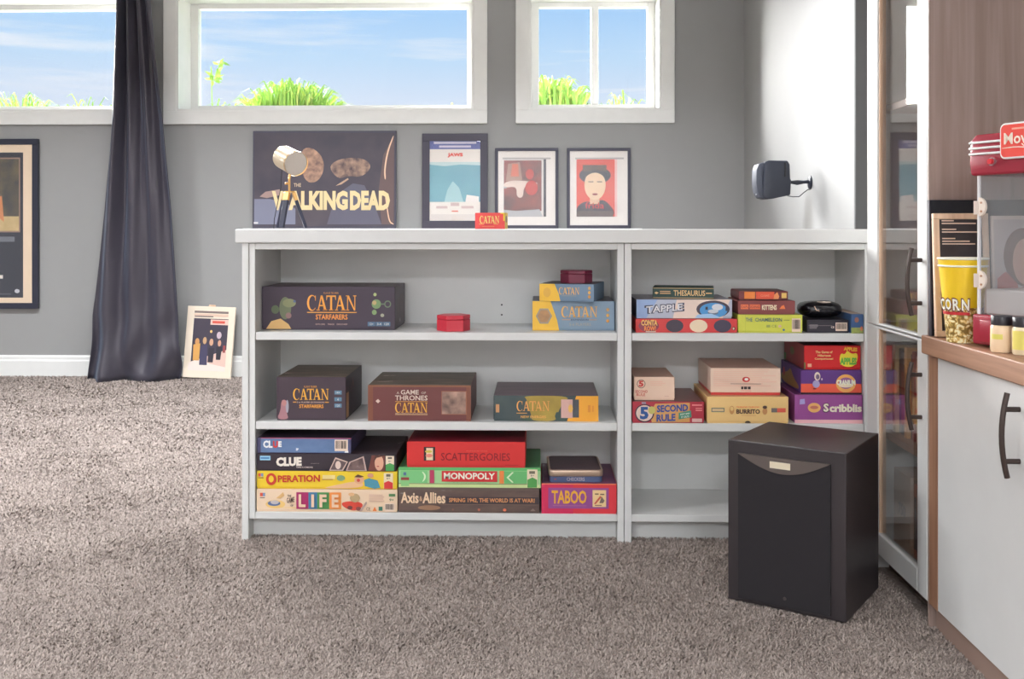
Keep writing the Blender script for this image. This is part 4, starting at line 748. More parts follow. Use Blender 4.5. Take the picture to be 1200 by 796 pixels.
picture('picture_frame', 'dark framed pale film poster with teal sea field and blue banner', 'picture frame', (494.5, 571.5), (156.5, 267.6), 6.068, 1.2, 0.044, (62, 58, 72), (220, 212, 206), (0.095, 0.06, 0.905, 0.935), [
    ('r', 0.0, 0.0, 1.0, 1.0, (220, 212, 204)), ('r', 0.02, 0.885, 0.985, 0.99, (92, 100, 160)),
    ('r', 0.10, 0.95, 0.90, 0.975, (196, 190, 206)), ('r', 0.20, 0.905, 0.80, 0.93, (196, 190, 206)),
    ('r', 0.02, 0.25, 0.985, 0.705, art([(104, 164, 176), (120, 176, 184), (90, 150, 168)], 8, seed=23)), ('p', [(0.02, 0.70), (0.3, 0.68), (0.6, 0.70), (0.985, 0.69), (0.985, 0.73), (0.02, 0.73)], (180, 200, 200)),
    ('p', [(0.30, 0.25), (0.36, 0.40), (0.46, 0.50), (0.58, 0.42), (0.66, 0.25)], (150, 190, 194)),
    ('p', [(0.70, 0.27), (0.72, 0.335), (0.95, 0.315), (0.95, 0.25), (0.70, 0.25)], (220, 212, 206)), ('r', 0.44, 0.13, 0.56, 0.145, (220, 110, 90)),
    ('r', 0.15, 0.17, 0.36, 0.20, (196, 172, 168)), ('r', 0.42, 0.20, 0.58, 0.24, (196, 172, 168)), ('r', 0.62, 0.17, 0.85, 0.20, (196, 172, 168)), ('r', 0.05, 0.03, 0.93, 0.10, (206, 196, 190)),
    ('t', 'JAWS', 0.36, 0.785, 0.65, 0.84, (216, 72, 58), 0.06)], group='framed film posters on the wall ledge', easel=False, zbase=ZLEDGE)
picture('picture_frame', 'dark framed torn red and brown poster with white cross in wide mat', 'picture frame', (580, 654.4), (173.6, 267.6), 6.068, 1.2, 0.0175, SB, (222, 214, 208), (0.14, 0.145, 0.80, 0.86), [
    ('r', -0.03, 1.0, 1.12, 1.03, (170, 162, 160)), ('r', 0.0, 0.0, 1.0, 1.0, (206, 198, 194)), ('r', 0.0, 0.10, 0.90, 0.98, art([(96, 60, 60), (120, 56, 56), (76, 48, 52), (150, 70, 62)], 14, seed=24)),
    ('p', [(0.05, 0.62), (0.10, 0.92), (0.38, 0.95), (0.44, 0.64)], (160, 120, 104)), ('p', [(0.16, 0.70), (0.20, 0.92), (0.34, 0.92), (0.36, 0.70)], (196, 96, 74)),
    ('p', [(0.0, 0.50), (0.0, 0.60), (0.30, 0.64), (0.80, 0.60), (0.80, 0.56), (0.48, 0.55), (0.46, 0.32), (0.30, 0.34), (0.31, 0.53)], (214, 192, 180)),
    ('e', 0.66, 0.50, 0.15, 0.13, (190, 60, 54)), ('e', 0.62, 0.74, 0.10, 0.09, (186, 62, 56)),
    ('r', 0.95, 0.0, 1.01, 1.0, (60, 56, 66)), ('p', [(0.0, 0.0), (0.0, 0.12), (0.3, 0.10), (0.85, 0.13), (0.93, 0.0)], (170, 168, 170)), ('t', 'FRIDA' if False else 'MEMENTO', 0.05, 0.17, 0.85, 0.27, (150, 44, 46), 0.01)][:-1], group='framed film posters on the wall ledge', easel=False, zbase=ZLEDGE)
picture('picture_frame', 'dark framed poster of a dark-haired portrait on red ground, nearest the wall speaker', 'picture frame', (664.4, 739.2), (173.6, 267.6), 6.068, 1.2, 0.0175, SB, (222, 214, 208), (0.15, 0.145, 0.77, 0.86), [
    ('r', -0.03, 1.0, 1.2, 1.03, (170, 162, 160)), ('r', 0.0, 0.0, 1.0, 1.0, (214, 78, 64)), ('r', 0.97, 0.0, 1.03, 1.0, (226, 180, 176)), ('p', [(0.0, 0.0), (0.0, 0.18), (0.25, 0.28), (0.45, 0.22), (0.68, 0.32), (0.95, 0.12), (0.95, 0.0)], (70, 58, 70)),
    ('e', 0.47, 0.72, 0.40, 0.155, (58, 50, 62)), ('r', 0.16, 0.79, 0.76, 0.90, art([(96, 70, 58), (140, 96, 60), (80, 60, 60)], 60, seed=25)), ('r', 0.34, 0.22, 0.58, 0.42, (214, 174, 140)), ('e', 0.47, 0.55, 0.27, 0.26, (226, 192, 158)), ('p', [(0.20, 0.62), (0.24, 0.78), (0.50, 0.83), (0.72, 0.76), (0.75, 0.60), (0.68, 0.72), (0.47, 0.78), (0.26, 0.72)], (64, 54, 62)),
    ('r', 0.30, 0.60, 0.43, 0.615, (96, 72, 66)), ('r', 0.52, 0.60, 0.65, 0.615, (96, 72, 66)), ('e', 0.47, 0.39, 0.07, 0.018, (150, 60, 62)), ('r', 0.0, 0.0, 0.93, 0.10, (96, 76, 78)),
    ('t', 'frida', 0.22, 0.14, 0.70, 0.25, (196, 52, 56), 0.01)], group='framed film posters on the wall ledge', easel=False, zbase=ZLEDGE)
# small red box leaning a little in front of the frames
rb = game('game_box', 'tiny red game box with yellow side standing on the bookcase top before the frames', (556, 591.5), (249.6, 267.8), ZT1, 0.026, (224, 74, 72), (220, 150, 130), [
    ('p', [(0.86, 1.0), (0.86, 0.94), (0.955, 0.92), (0.955, 0.5), (1.0, 0.5), (1.0, 1.0)], (240, 196, 50)), ('k', 0.16, 0.36, 0.82, 0.80, (246, 214, 120)), ('r', 0.14, 0.29, 0.30, 0.32, (240, 190, 100)), ('r', 0.64, 0.29, 0.78, 0.32, (240, 190, 100)), ('r', 0.32, 0.25, 0.62, 0.32, (190, 60, 66)), ('r', 0.24, 0.12, 0.66, 0.18, (236, 120, 90))],
    right=[('r', 0.0, 0.0, 1.0, 1.0, (206, 170, 80)), ('e', 0.5, 0.6, 0.3, 0.22, (130, 110, 90))], yaw=-16, Y=2.94, lid=False, group=None)[0]

# brass spotlight lamp on a tripod
lc = atY(339, 267.8, 2.985)
sc_ = 2.985 / F
lamp = thing('tripod_lamp', 'small brass spotlight lamp on dark wooden tripod standing before the wide picture', 'lamp', (lc.x, 2.985, ZT1 + 0.0006))
BRASS = mat((206, 160, 96), 0.28, 0.9, k=1.3, name='brass'); NAVY = mat((44, 46, 66), 0.4); CHAMP = mat((226, 206, 176), 0.3, 0.55, k=1.2)
zh = (268.7 - 229) * sc_
hubz = (268.7 - 224.5) * sc_
MB().prism([(0.016 * math.cos(R(60 * i)), 0.016 * math.sin(R(60 * i))) for i in range(6)], 'z', hubz - 0.003, hubz + 0.001).build('hub_plate', BRASS, lamp)
MB().cyl((0, 0, hubz - 0.001), (0, 0, hubz + 0.04), 0.0033, n=12).build('stem', BRASS, lamp, smooth=True)
MB().cyl((-0.012, -0.004, hubz + 0.023), (-0.004, 0, hubz + 0.023), 0.003, n=10).build('clamp_screw', BRASS, lamp)
for ang, rr in ((250, 0.040), (20, 0.046), (140, 0.046)):
    dx, dy = math.cos(R(ang)), math.sin(R(ang)) * 0.8
    a_ = Vector((dx * 0.012, dy * 0.012, hubz - 0.003)); b_ = Vector((dx * rr * 1.05, dy * rr * 1.05, 0.003))
    c_ = a_.lerp(b_, 0.22)
    def bar(p, q, w1, w2):
        d = (q - p).normalized(); s1_ = Vector((-math.sin(R(ang)), math.cos(R(ang)), 0)); s2_ = d.cross(s1_)
        m = MB(); vs = []
        for pt, ww in ((p, w1), (q, w2)):
            for e1, e2 in ((-1, -1), (1, -1), (1, 1), (-1, 1)): vs.append(pt + s1_ * e1 * ww + s2_ * e2 * ww * 0.55)
        return m.add(vs, [(0, 1, 2, 3), (7, 6, 5, 4), (0, 4, 5, 1), (1, 5, 6, 2), (2, 6, 7, 3), (3, 7, 4, 0)])
    lg = bar(c_, b_, 0.0085, 0.0075).build('leg', NAVY, lamp, bevel=0.001)
    bar(a_, c_, 0.0088, 0.0088).build('leg_bracket', BRASS, lamp, bevel=0.0008)
# lamp head: drum pointing right, towards the viewer and down a little
hd = bpy.data.objects.new('lamp_head', None)
ctr = Vector(((340 - 339) * sc_, 0.0, (268.7 - 188) * sc_))
axis = Vector((0.60, -0.75, -0.27)).normalized()
q0 = ctr - axis * 0.045; q1_ = ctr + axis * 0.040
MB().cyl(q0, q1_, 0.034, 0.035, 36, caps=False).cyl(q0 - axis * 0.006, q0, 0.026, 0.034, 36).cyl(q1_, q0, 0.0335, 0.0325, 36, caps=False).build('drum', CHAMP, lamp, smooth=True, recalc=False)
MB().cyl(q1_ - axis * 0.003, q1_ + axis * 0.0015, 0.0365, 0.0365, 36, caps=False).build('rim', BRASS, lamp, smooth=True)
MB().cyl(q1_ - axis * 0.004, q1_ - axis * 0.001, 0.0345, 0.0345, 36).build('lens', mat((186, 176, 166), 0.35), lamp, smooth=True)
MB().tube([ctr - Vector((0, 0, 0.034)), Vector((0.0, 0, hubz + 0.036))], 0.004, 10).build('neck', BRASS, lamp)
MB().tube([q0 - axis * 0.004, q0 + Vector((-0.006, 0.004, -0.03)), q0 + Vector((-0.010, 0.006, -0.09)), Vector((-0.047, 0.015, 0.03)), Vector((-0.05, 0.02, 0.0016)), Vector((-0.055, 0.045, 0.0016))], 0.0012, 6).build('cord', BLACK, lamp, smooth=True)
bpy.data.objects.remove(hd)

# ================================================================== poster on the wall, poster on the floor, curtain
fp, W_, H_ = picture('picture_frame', 'large black framed film poster with tan mat hung on the grey wall by the curtain', 'picture frame', (-90, 44), (163, 362), YB - 0.028, 0, 0.034, (46, 48, 62), (228, 200, 172), (0.13, 0.065, 0.87, 0.92), [
    ('r', 0.0, 0.0, 1.0, 1.0, (46, 48, 60)), ('r', 0.03, 0.45, 0.965, 0.965, (150, 120, 106)), ('r', 0.045, 0.46, 0.95, 0.955, art([(58, 62, 70), (120, 140, 150), (90, 80, 70), (206, 170, 120), (110, 96, 70)], 12, detail=6, seed=26)), ('r', 0.045, 0.46, 0.95, 0.56, art([(186, 160, 110), (150, 124, 84), (206, 180, 130)], 14, seed=31)),
    ('p', [(0.70, 0.56), (0.72, 0.70), (0.75, 0.70), (0.775, 0.52)], (206, 130, 84)), ('r', 0.50, 0.385, 0.90, 0.42, (110, 112, 122)), ('r', 0.62, 0.345, 0.72, 0.365, (96, 98, 110)), ('r', 0.50, 0.02, 0.86, 0.03, (80, 82, 94)), ('e', 0.93, 0.045, 0.03, 0.014, (190, 190, 196)), ('t', 'T', 0.655, 0.055, 0.762, 0.155, (222, 214, 206), 0.05)],
    thick=0.026, easel=False, zbase=None)
picture('poster_board', 'small pale mounted poster of people walking, leaning on the baseboard beside the curtain', 'poster', (213.5, 270), (360.5, 444.8), 5.99, 8, 0.0, None, None, (0, 0, 1, 1), [
    ('r', 0.15, 0.16, 0.87, 0.83, art([(58, 52, 68), (74, 66, 82), (66, 58, 70)], 10, seed=27)), ('p', [(0.14, 0.16), (0.14, 0.22), (0.87, 0.40), (0.87, 0.14), (0.4, 0.14)], (214, 180, 166)),
    ('p', [(0.10, 0.10), (0.10, 0.20), (0.30, 0.27), (0.55, 0.20), (0.87, 0.16), (0.87, 0.10)], (222, 206, 196)),
    ('r', 0.36 + 0.14, 0.745, 0.87, 0.82, (222, 180, 166)), ('r', 0.54, 0.765, 0.80, 0.80, (206, 80, 66)),
    ('r', 0.15, 0.905, 0.86, 0.935, (120, 104, 100)), ('r', 0.15, 0.86, 0.86, 0.895, (206, 176, 156)), ('r', 0.16, 0.85, 0.55, 0.865, (96, 80, 80)),
    ('e', 0.255, 0.50, 0.045, 0.05, (196, 140, 84)), ('p', [(0.19, 0.24), (0.18, 0.46), (0.32, 0.48), (0.32, 0.24)], (206, 150, 76)),
    ('e', 0.41, 0.52, 0.04, 0.05, (190, 150, 110)), ('p', [(0.33, 0.18), (0.33, 0.44), (0.47, 0.48), (0.49, 0.18)], (66, 62, 90)),
    ('e', 0.55, 0.50, 0.04, 0.05, (196, 150, 120)), ('p', [(0.50, 0.22), (0.50, 0.42), (0.62, 0.42), (0.61, 0.22)], (50, 44, 56)),
    ('e', 0.72, 0.49, 0.035, 0.045, (196, 146, 120)), ('p', [(0.67, 0.26), (0.66, 0.44), (0.78, 0.44), (0.76, 0.26)], (46, 42, 52)), ('e', 0.70, 0.60, 0.05, 0.05, (190, 170, 180)), ('e', 0.53, 0.65, 0.025, 0.02, (220, 180, 110)), ('r', 0.80, 0.36, 0.85, 0.46, (150, 70, 70))],
    thick=0.016, glass=False, easel=False, fmat=mat((232, 208, 188), 0.7), zbase=0.008, roll=2.0)
MB().box(-0.02, 0.02, 0.0, 0.01, 0, 0.012).build('hanger', WOODL, bpy.data.objects['poster_board'], loc=(0.0, 0.002, (444.8 - 360.5) * 5.99 / F * 1.0), bevel=0.003)

# curtain
cy = 5.945
def cx_(px): return atY(px, 267, cy).x
rows, cols = 70, 130
Vs = []; Fs = []
ztop = 2.36
ctrl = [(ztop, 136, 174), (atY(150, 0, cy).z, 134.5, 177), (atY(150, 140, cy).z, 128.5, 192.5), (atY(150, 250, cy).z, 119, 202), (atY(150, 370, cy).z, 105.5, 208.5), (0.008, 101.5, 210.5)]
def edge(z):
    for (z0, l0, r0), (z1, l1, r1) in zip(ctrl, ctrl[1:]):
        if z <= z0 and z >= z1:
            t = (z0 - z) / (z0 - z1); return l0 + (l1 - l0) * t, r0 + (r1 - r0) * t
    return ctrl[-1][1:]
for i in range(rows + 1):
    t = i / rows; z = ztop + (0.006 - ztop) * t
    l, r = edge(z)
    for j in range(cols + 1):
        s = j / cols
        x = cx_(l + (r - l) * s)
        A = 0.052 * (1 - 0.35 * t)
        ph = 2 * math.pi * (s * 3.7 + 0.25 * math.sin(3.1 * t + s * 2))
        y = cy + A * math.sin(ph) * (0.75 + 0.35 * math.sin(5 * s + 1.3)) + 0.006 * math.sin(2 * math.pi * (s * 9.2 + 0.6 * t)) * (1 - t)
        y += 0.010 * math.sin(11 * s + 9 * t) * t
        # slumped folds near the floor
        k_ = max(0.0, (t - 0.80) / 0.20)
        y += k_ * (0.030 * math.sin(7 * s * (1 + k_) + 14 * t) - 0.05 * k_ * math.sin(math.pi * s))
        x += k_ * 0.012 * math.sin(30 * t + 5 * s)
        Vs.append((x, min(y, YB - 0.035), z))
for i in range(rows):
    for j in range(cols):
        a = i * (cols + 1) + j; Fs.append((a, a + 1, a + cols + 2, a + cols + 1))
cm, cnt, cb = new_mat('dark_curtain_cloth'); cb.inputs['Base Color'].default_value = (*PC((62, 57, 66), 1.15), 1); cb.inputs['Roughness'].default_value = 0.42
cb.inputs['Sheen Weight'].default_value = 0.25; cb.inputs['Sheen Tint'].default_value = (0.5, 0.65, 0.9, 1)
bumped(cm, 30, 0.12, 0.004, 3)
m = MB(); m.add(Vs, Fs)
cu = m.build('curtain', cm, smooth=True, recalc=False)
sol = cu.modifiers.new('thickness', 'SOLIDIFY'); sol.thickness = 0.003
tag(cu, 'long dark blue-brown curtain gathered between two windows and pooling on the carpet', 'curtain')

# ================================================================== wall speaker
mt = atX(950, 214, XS)
spk = thing('wall_speaker', 'small dark satellite speaker on a swivel bracket fixed to the bright side wall', 'speaker', (XS, mt.y, mt.z))
DS = mat((40, 44, 56), 0.38); k_ = mt.y / F
def sp(px, py, dy=0.0): return Vector(((px - 950) * k_ * 1.03, dy, (214 - py) * k_))
poly = [sp(895, 191), sp(900, 189), sp(921, 189.3), sp(923.5, 194), sp(924, 210), sp(925, 212), sp(924, 229), sp(905, 233), sp(897, 234), sp(893, 230)]
MB().prism([(p.x, p.z) for p in poly], 'y', -0.055, 0.055).build('cabinet', DS, spk, bevel=0.006, seg=3, smooth=True)
gp = [sp(896.5, 190.5), sp(889, 193), sp(886.5, 200), sp(886.2, 214), sp(887.5, 225), sp(891, 232), sp(897, 233.5), sp(894.5, 226), sp(894, 205)]
MB().prism([(p.x, p.z) for p in gp], 'y', -0.050, 0.050).build('grille', mat((58, 62, 74), 0.55), spk, bevel=0.005, seg=2, smooth=True)
MB().cyl((sp(918, 192).x, -0.057, sp(0, 192).z), (sp(918, 192).x, -0.054, sp(0, 208).z), 0.004, n=8).build('rear_slot', BLACK, spk)
MB().tube([sp(922, 213), sp(928, 213.5), sp(935, 214), sp(942, 213.5), sp(949.5, 213)], [0.008, 0.007, 0.0115, 0.007, 0.008], 12).build('arm', DS, spk, smooth=True)
MB().lathe([(0.0, 0), (0.030, 0.0), (0.030, 0.004), (0.024, 0.009), (0.0, 0.010)], 24, close=False).build('mount_plate', DS, spk, rot=(0, R(-90), 0), smooth=True)
MB().tube([sp(924, 229.5), sp(930, 230.5), sp(937, 230.5), sp(942, 226), sp(947, 222), sp(949.5, 222)], 0.0022, 6).build('cable', mat((70, 70, 76), 0.5), spk, smooth=True)
MB().cyl(sp(888.5, 228, -0.02), sp(887.2, 228, -0.02), 0.0028, n=10).build('badge', mat((190, 190, 196), 0.3), spk)

# ================================================================== subwoofer
A3, B3, C3 = atZ(853, 705.6, 0), atZ(991.6, 735, 0), atZ(1034, 694, 0)
fw = (B3 - A3).length; fd = (C3 - B3).length; ang = math.atan2((B3 - A3).y, (B3 - A3).x)
hs = (532.6 - 735) * -1 / F * (B3.y * ct - B3.x * st)
ctrf = (A3 + B3) / 2 + Vector((-math.sin(ang), math.cos(ang), 0)) * fd / 2
sub = thing('subwoofer', 'large black subwoofer box on the carpet before the narrower bookcase unit', 'subwoofer', (ctrf.x, ctrf.y, 0.002), (0, 0, ang))
SUBM = mat((50, 44, 46), 0.42, name='black_ash_vinyl')
bumped(SUBM, 220, 0.06, 0.001)
MB().box(-fw / 2, fw / 2, -fd / 2, fd / 2, 0.006, hs).build('cabinet', SUBM, sub, bevel=0.0025, seg=2)
gx0, gx1 = -fw / 2 + 0.028 * fw / 0.28, fw / 2 - 0.075 * fw / 0.28 * 0.45
yf = -fd / 2
zt_ = hs - 0.028; arc = [(gx0 + (gx1 - gx0) * i / 24, zt_ - 0.036 * math.sin(math.pi * i / 24)) for i in range(25)]
grl = MB().prism([(gx0, 0.016), (gx1, 0.016)] + arc[::-1], 'y', yf - 0.006, yf)
gm = bumped(mat((30, 26, 30), 0.8, name='grille_cloth'), 900, 0.25, 0.0005)
grl.build('grille', gm, sub)
MB().prism(arc + [], 'y', yf - 0.009, yf).build('brow', mat((86, 76, 72), 0.35), sub)
bx = (gx0 + gx1) / 2 - 0.006; bz = zt_ - 0.0165
MB().box(bx - 0.024, bx + 0.024, yf - 0.0105, yf - 0.008, bz - 0.0075, bz + 0.0075).build('badge', mat((226, 200, 176), 0.3, 0.4, k=1.4), sub)
MB().cyl(((gx0 + gx1) / 2 + 0.004, yf - 0.007, 0.035), ((gx0 + gx1) / 2 + 0.004, yf - 0.006, 0.035), 0.004, n=12).build('emblem', mat((70, 60, 60), 0.4), sub)
for sx in (-1, 1):
    for sy in (-1, 1): MB().cyl((sx * fw * 0.42, sy * fd * 0.42, -0.002), (sx * fw * 0.42, sy * fd * 0.42, 0.008), 0.012, n=12).build('foot', BLACK, sub)

# ================================================================== tall glazed cabinet and low cabinet along the right wall
XD = 0.859; XC = XD + 0.021; XK = 0.842      # XD: door faces, XC: carcass front
ZG = atX(1050.5, 388.6, XD).z
yNear = atX(1086.8, 600, XD).y; yFar = atX(1016, 600, XD).y
DB = atX(1085.7, 704.7, XD).z
tall = thing('display_cabinet', 'tall cabinet with white framed glass doors and dark wood side', 'cabinet', (XC, (yNear + yFar) / 2, 0))
TL = (-XC, -(yNear + yFar) / 2, 0)
def tpart(mb, nm, m, bev=0.0012, par=None): return mb.build(nm, m, par or tall, loc=TL if par is None else (0, 0, 0), bevel=bev)
XBK = XR - 0.01; TW = 0.018; ZTOP = 2.40
tpart(MB().box(XD, XBK, yNear - 0.008, yNear - 0.0005, 0.0, ZTOP), 'side_panel', WOODD)
tpart(MB().box(XC + 0.001, XBK, yNear, yNear + TW - 0.004, 0.0, ZTOP), 'inner_side', WOODV)
tpart(MB().box(XC + 0.002, XBK, yFar - TW, yFar, 0.0, ZTOP), 'side_panel', WHITE)
tpart(MB().box(XBK - 0.008, XBK, yNear + 0.014, yFar - TW, 0.0, ZTOP), 'back_panel', WOODV, 0)
tpart(MB().box(XC + 0.03, XC + 0.04, yNear + 0.014, yFar - TW, 0.0, DB), 'toe_kick', mat((80, 62, 56), 0.6))
zsh = [DB, ZG, 1.20, 1.62, 2.0, ZTOP - TW]
for z in (DB + TW, 0.36, ZG + 0.004, 1.20, 1.62, 2.0, ZTOP):
    tpart(MB().box(XC + 0.012, XBK - 0.008, yNear + 0.014, yFar - TW, z - TW, z), 'shelf', WOODM)
BRONZE = mat((62, 50, 46), 0.35, 0.4, name='dark_bronze')
def gdoor(z0, z1, rb, rt_, name='door'):
    d = bpy.data.objects.new(name, None); COL.objects.link(d); d.parent = tall; d.location = (0, 0, z0)
    y0, y1 = yNear + 0.001 - (yNear + yFar) / 2, yFar - 0.001 - (yNear + yFar) / 2
    h = z1 - z0; sN = 0.062; sF = atX(1016, 600, XD).y - atX(1028, 600, XD).y; rl = 0.055
    x0, x1 = -0.001, -0.021
    MB().box(x1, x0, y0, y0 + sN, 0, h).build('stile', WHITE, d, bevel=0.0025)
    MB().box(x1, x0, y1 - sF, y1, 0, h).build('stile', WHITE, d, bevel=0.0025)
    MB().box(x1, x0, y0 + sN, y1 - sF, 0, rb).build('rail', WHITE, d, bevel=0.0025)
    MB().box(x1, x0, y0 + sN, y1 - sF, h - rt_, h).build('rail', WHITE, d, bevel=0.0025)
    b_ = 0.006
    MB().box(x1 + 0.004, x0, y1 - sF - b_, y1 - sF, rb, h - rt_).build('bead', WOODL, d)
    MB().box(x1 + 0.004, x0, y0 + sN, y0 + sN + b_, rb, h - rt_).build('bead', WOODL, d)
    MB().box(x1 + 0.008, x1 + 0.012, y0 + sN, y1 - sF, rb, h - rt_).build('pane', DOORGLASS, d)
    return d
d1 = gdoor(DB, ZG - 0.0015, 0.055, 0.006); d2 = gdoor(ZG + 0.0015, ZTOP - 0.002, 0.006, 0.055)
def handle(parent, px, pya, pyb, length, off, Xp, wpt):
    a_ = atX(px, pya, Xp); b_ = atX(px, pyb, Xp)
    o = Vector(wpt)
    zm = (a_.z + b_.z) / 2; x0 = Xp - off
    pts = [(x0 + 0.010 * (2 * i / 10 - 1) ** 2 - 0.004, a_.y, zm - length / 2 + length * i / 10) for i in range(11)]
    h = MB().tube([Vector(p) - o for p in pts], 0.0052, 8)
    hh = h.build('handle', BRONZE, parent, smooth=True)
    MB().cyl(Vector((x0, a_.y, a_.z)) - o, Vector((Xp, a_.y, a_.z)) - o, 0.0048, n=10).build('handle_post', BRONZE, parent, smooth=True)
    MB().cyl(Vector((x0, a_.y, b_.z)) - o, Vector((Xp, a_.y, b_.z)) - o, 0.0048, n=10).build('handle_post', BRONZE, parent, smooth=True)
yc_ = (yNear + yFar) / 2
handle(d2, 1080, 305, 355.5, 0.152, 0.028, XC - 0.021, (XC, yc_, ZG + 0.0015))
handle(d1, 1080, 439.3, 489, 0.152, 0.028, XC - 0.021, (XC, yc_, DB))

# --- things inside the glazed cabinet
def inside(px, py, X): return atX(px, py, X)
gB = 'cases standing in the glazed cabinet'
cols_ = [(196, 140, 84), (92, 72, 76), (150, 110, 90), (74, 60, 66), (214, 176, 130), (120, 80, 70), (66, 56, 70), (172, 96, 66), (206, 150, 90), (88, 84, 96), (140, 60, 56), (110, 92, 84)]
cn_ = ['amber', 'plum grey', 'light brown', 'dark slate', 'cream', 'chestnut', 'indigo grey', 'rust', 'ochre', 'steel', 'dark red', 'taupe']
def row_of_cases(z, y0, y1, hmin, hmax, place):
    y = y0; i = 0
    while y < y1 - 0.02:
        th = random.uniform(0.014, 0.024); h = random.uniform(hmin, hmax); dp = 0.14
        ci = (i * 5 + int(z * 10)) % len(cols_); xo = XC + 0.03 + random.uniform(0, 0.012)
        r_ = thing('disc_case', '%s case, %s from the near end of the %s row behind glass' % (cn_[ci], ORD[i], place), 'case', (xo, y + th / 2, z + 0.0006), (0, 0, 0), gB)
        MB().box(0, dp, -th / 2, th / 2, 0, h).build('case_shell', mat(cols_[ci], 0.35, k=1.6), r_, bevel=0.001)
        c2 = cols_[(ci + 4) % len(cols_)]
        MB().box(-0.0004, 0, -th * 0.36, th * 0.36, h * 0.12, h * random.uniform(0.55, 0.9)).build('spine_print', mat(c2, 0.4), r_)
        y += th + 0.0015; i += 1
ORD = ['first', 'second', 'third', 'fourth', 'fifth', 'sixth', 'seventh', 'eighth', 'ninth', 'tenth', 'eleventh', 'twelfth', 'thirteenth', 'fourteenth', 'fifteenth', 'sixteenth', 'seventeenth', 'eighteenth', 'nineteenth', 'twentieth', 'twenty-first', 'twenty-second', 'twenty-third', 'twenty-fourth', 'twenty-fifth', 'twenty-sixth', 'twenty-seventh', 'twenty-eighth']
row_of_cases(0.36, yNear + 0.02, yFar - 0.03, 0.20, 0.235, 'middle')
row_of_cases(DB + TW, yNear + 0.02, yNear + 0.26, 0.15, 0.19, 'lowest')
ct_ = thing('bottle_carton', 'tan carton printed 1.750 behind the lower glass door', 'carton', (XC + 0.09, yFar - 0.085, DB + TW + 0.0006))
MB().box(-0.05, 0.05, -0.06, 0.06, 0, 0.19).build('carton_body', mat((176, 140, 112), 0.7), ct_, bevel=0.0015)
prints(ct_, [('t', '1.', 0.62, 0.62, 0.70, 0.76, (96, 70, 60), 0.02), ('t', '750', 0.30, 0.42, 0.74, 0.58, (96, 70, 60), 0.02)], lambda u, v, l: (-0.0505 - l * LAY, 0.06 - u * 0.12, v * 0.19))
yb2 = inside(1066, 380, XC + 0.06)
yl = thing('yellow_carton', 'small yellow carton standing behind the upper glass door by the handle', 'carton', (XC + 0.07, yNear + 0.16, ZG + 0.0046))
MB().box(-0.03, 0.03, -0.045, 0.045, 0, 0.075).build('carton_body', mat((206, 176, 96), 0.6), yl, bevel=0.0015)
prints(yl, lines(0.2, 0.25, 0.8, 0.7, 5, (180, 146, 80), 4), lambda u, v, l: (-0.0304 - l * LAY, 0.045 - u * 0.09, v * 0.075))
# model sailing ship
sh = thing('model_ship', 'small pale model sailing ship on a stand behind the upper glass door', 'model ship', (XC + 0.15, yFar - 0.16, ZG + 0.0046))
SHM = mat((176, 150, 126), 0.6)
MB().box(-0.025, 0.025, -0.05, 0.05, 0, 0.10).build('plinth', mat((120, 92, 76), 0.5), sh, bevel=0.002)
hull = MB(); hv = []; hf = []
for i in range(9):
    t = i / 8; yy = -0.075 + 0.15 * t; wv = 0.022 * math.sin(math.pi * min(1, 0.15 + t * 0.85)) ** 0.6; sheer = 0.010 * (2 * t - 1) ** 2
    hv += [(-wv, yy, 0.135 + sheer), (-wv * 0.7, yy, 0.115), (0, yy, 0.104 + sheer * 0.8), (wv * 0.7, yy, 0.115), (wv, yy, 0.135 + sheer)]
for i in range(8):
    for j in range(4): hf.append((i * 5 + j, i * 5 + j + 1, i * 5 + j + 6, i * 5 + j + 5))
    hf.append((i * 5 + 4, i * 5, i * 5 + 5, i * 5 + 9))
hf += [(0, 1, 2, 3, 4), (44, 43, 42, 41, 40)]
hull.add(hv, hf).build('hull', SHM, sh)
MB().cyl((0, 0, 0.099), (0, 0, 0.106), 0.012, n=10).build('stand', SHM, sh)
for yy, hm in ((-0.035, 0.085), (0.01, 0.10), (0.05, 0.075)):
    MB().cyl((0, yy, 0.12), (0, yy, 0.135 + hm), 0.0016, n=6).build('mast', SHM, sh)
    sl = MB()
    n = 5; v_ = []
    for a in range(n + 1):
        for b in range(2): v_.append((0.004 - 0.008 * math.sin(math.pi * a / n), yy - 0.018 + 0.036 * a / n, 0.145 + b * (hm - 0.02)))
    sl.add(v_ + [(x + 0.001, y, z) for x, y, z in v_], [(2 * a, 2 * a + 1, 2 * a + 3, 2 * a + 2) for a in range(n)] + [(2 * n + 4 + 2 * a - 2, 2 * n + 2 * a + 4, 2 * n + 2 * a + 5, 2 * n + 2 * a + 3) for a in range(n)])
    sl.build('sail', mat((206, 188, 166), 0.8), sh)

# --- low cabinet with wood counter
yE = 1.36
low = thing('low_cabinet', 'low white-doored cabinet with brown wood frame under the popcorn machine', 'cabinet', (XC, (yE + yNear) / 2, 0))
LL = (-XC, -(yE + yNear) / 2, 0)
ZK1 = HC - (399.1 - 267) / (ray(1103.1, 399.1).x * F) * XK
ZK0 = HC - (420.3 - 267) / (ray(1099, 420.3).x * F) * XK
def lpart(mb, nm, m, bev=0.0012): return mb.build(nm, m, low, loc=LL, bevel=bev)
yS = yNear - 0.009
yD1 = atX(1098.6, 560, XD).y
lpart(MB().box(XD, XBK, yD1 + 0.001, yS, DB, ZK0 - 0.001), 'side_panel', WOODV)
lpart(MB().box(XC + 0.002, XBK, yE, yE + 0.018, DB, ZK0 - 0.001), 'side_panel', WOODV)
lpart(MB().box(XC + 0.002, XBK, yE + 0.018, yD1, DB, DB + 0.018), 'bottom_panel', WOODV)
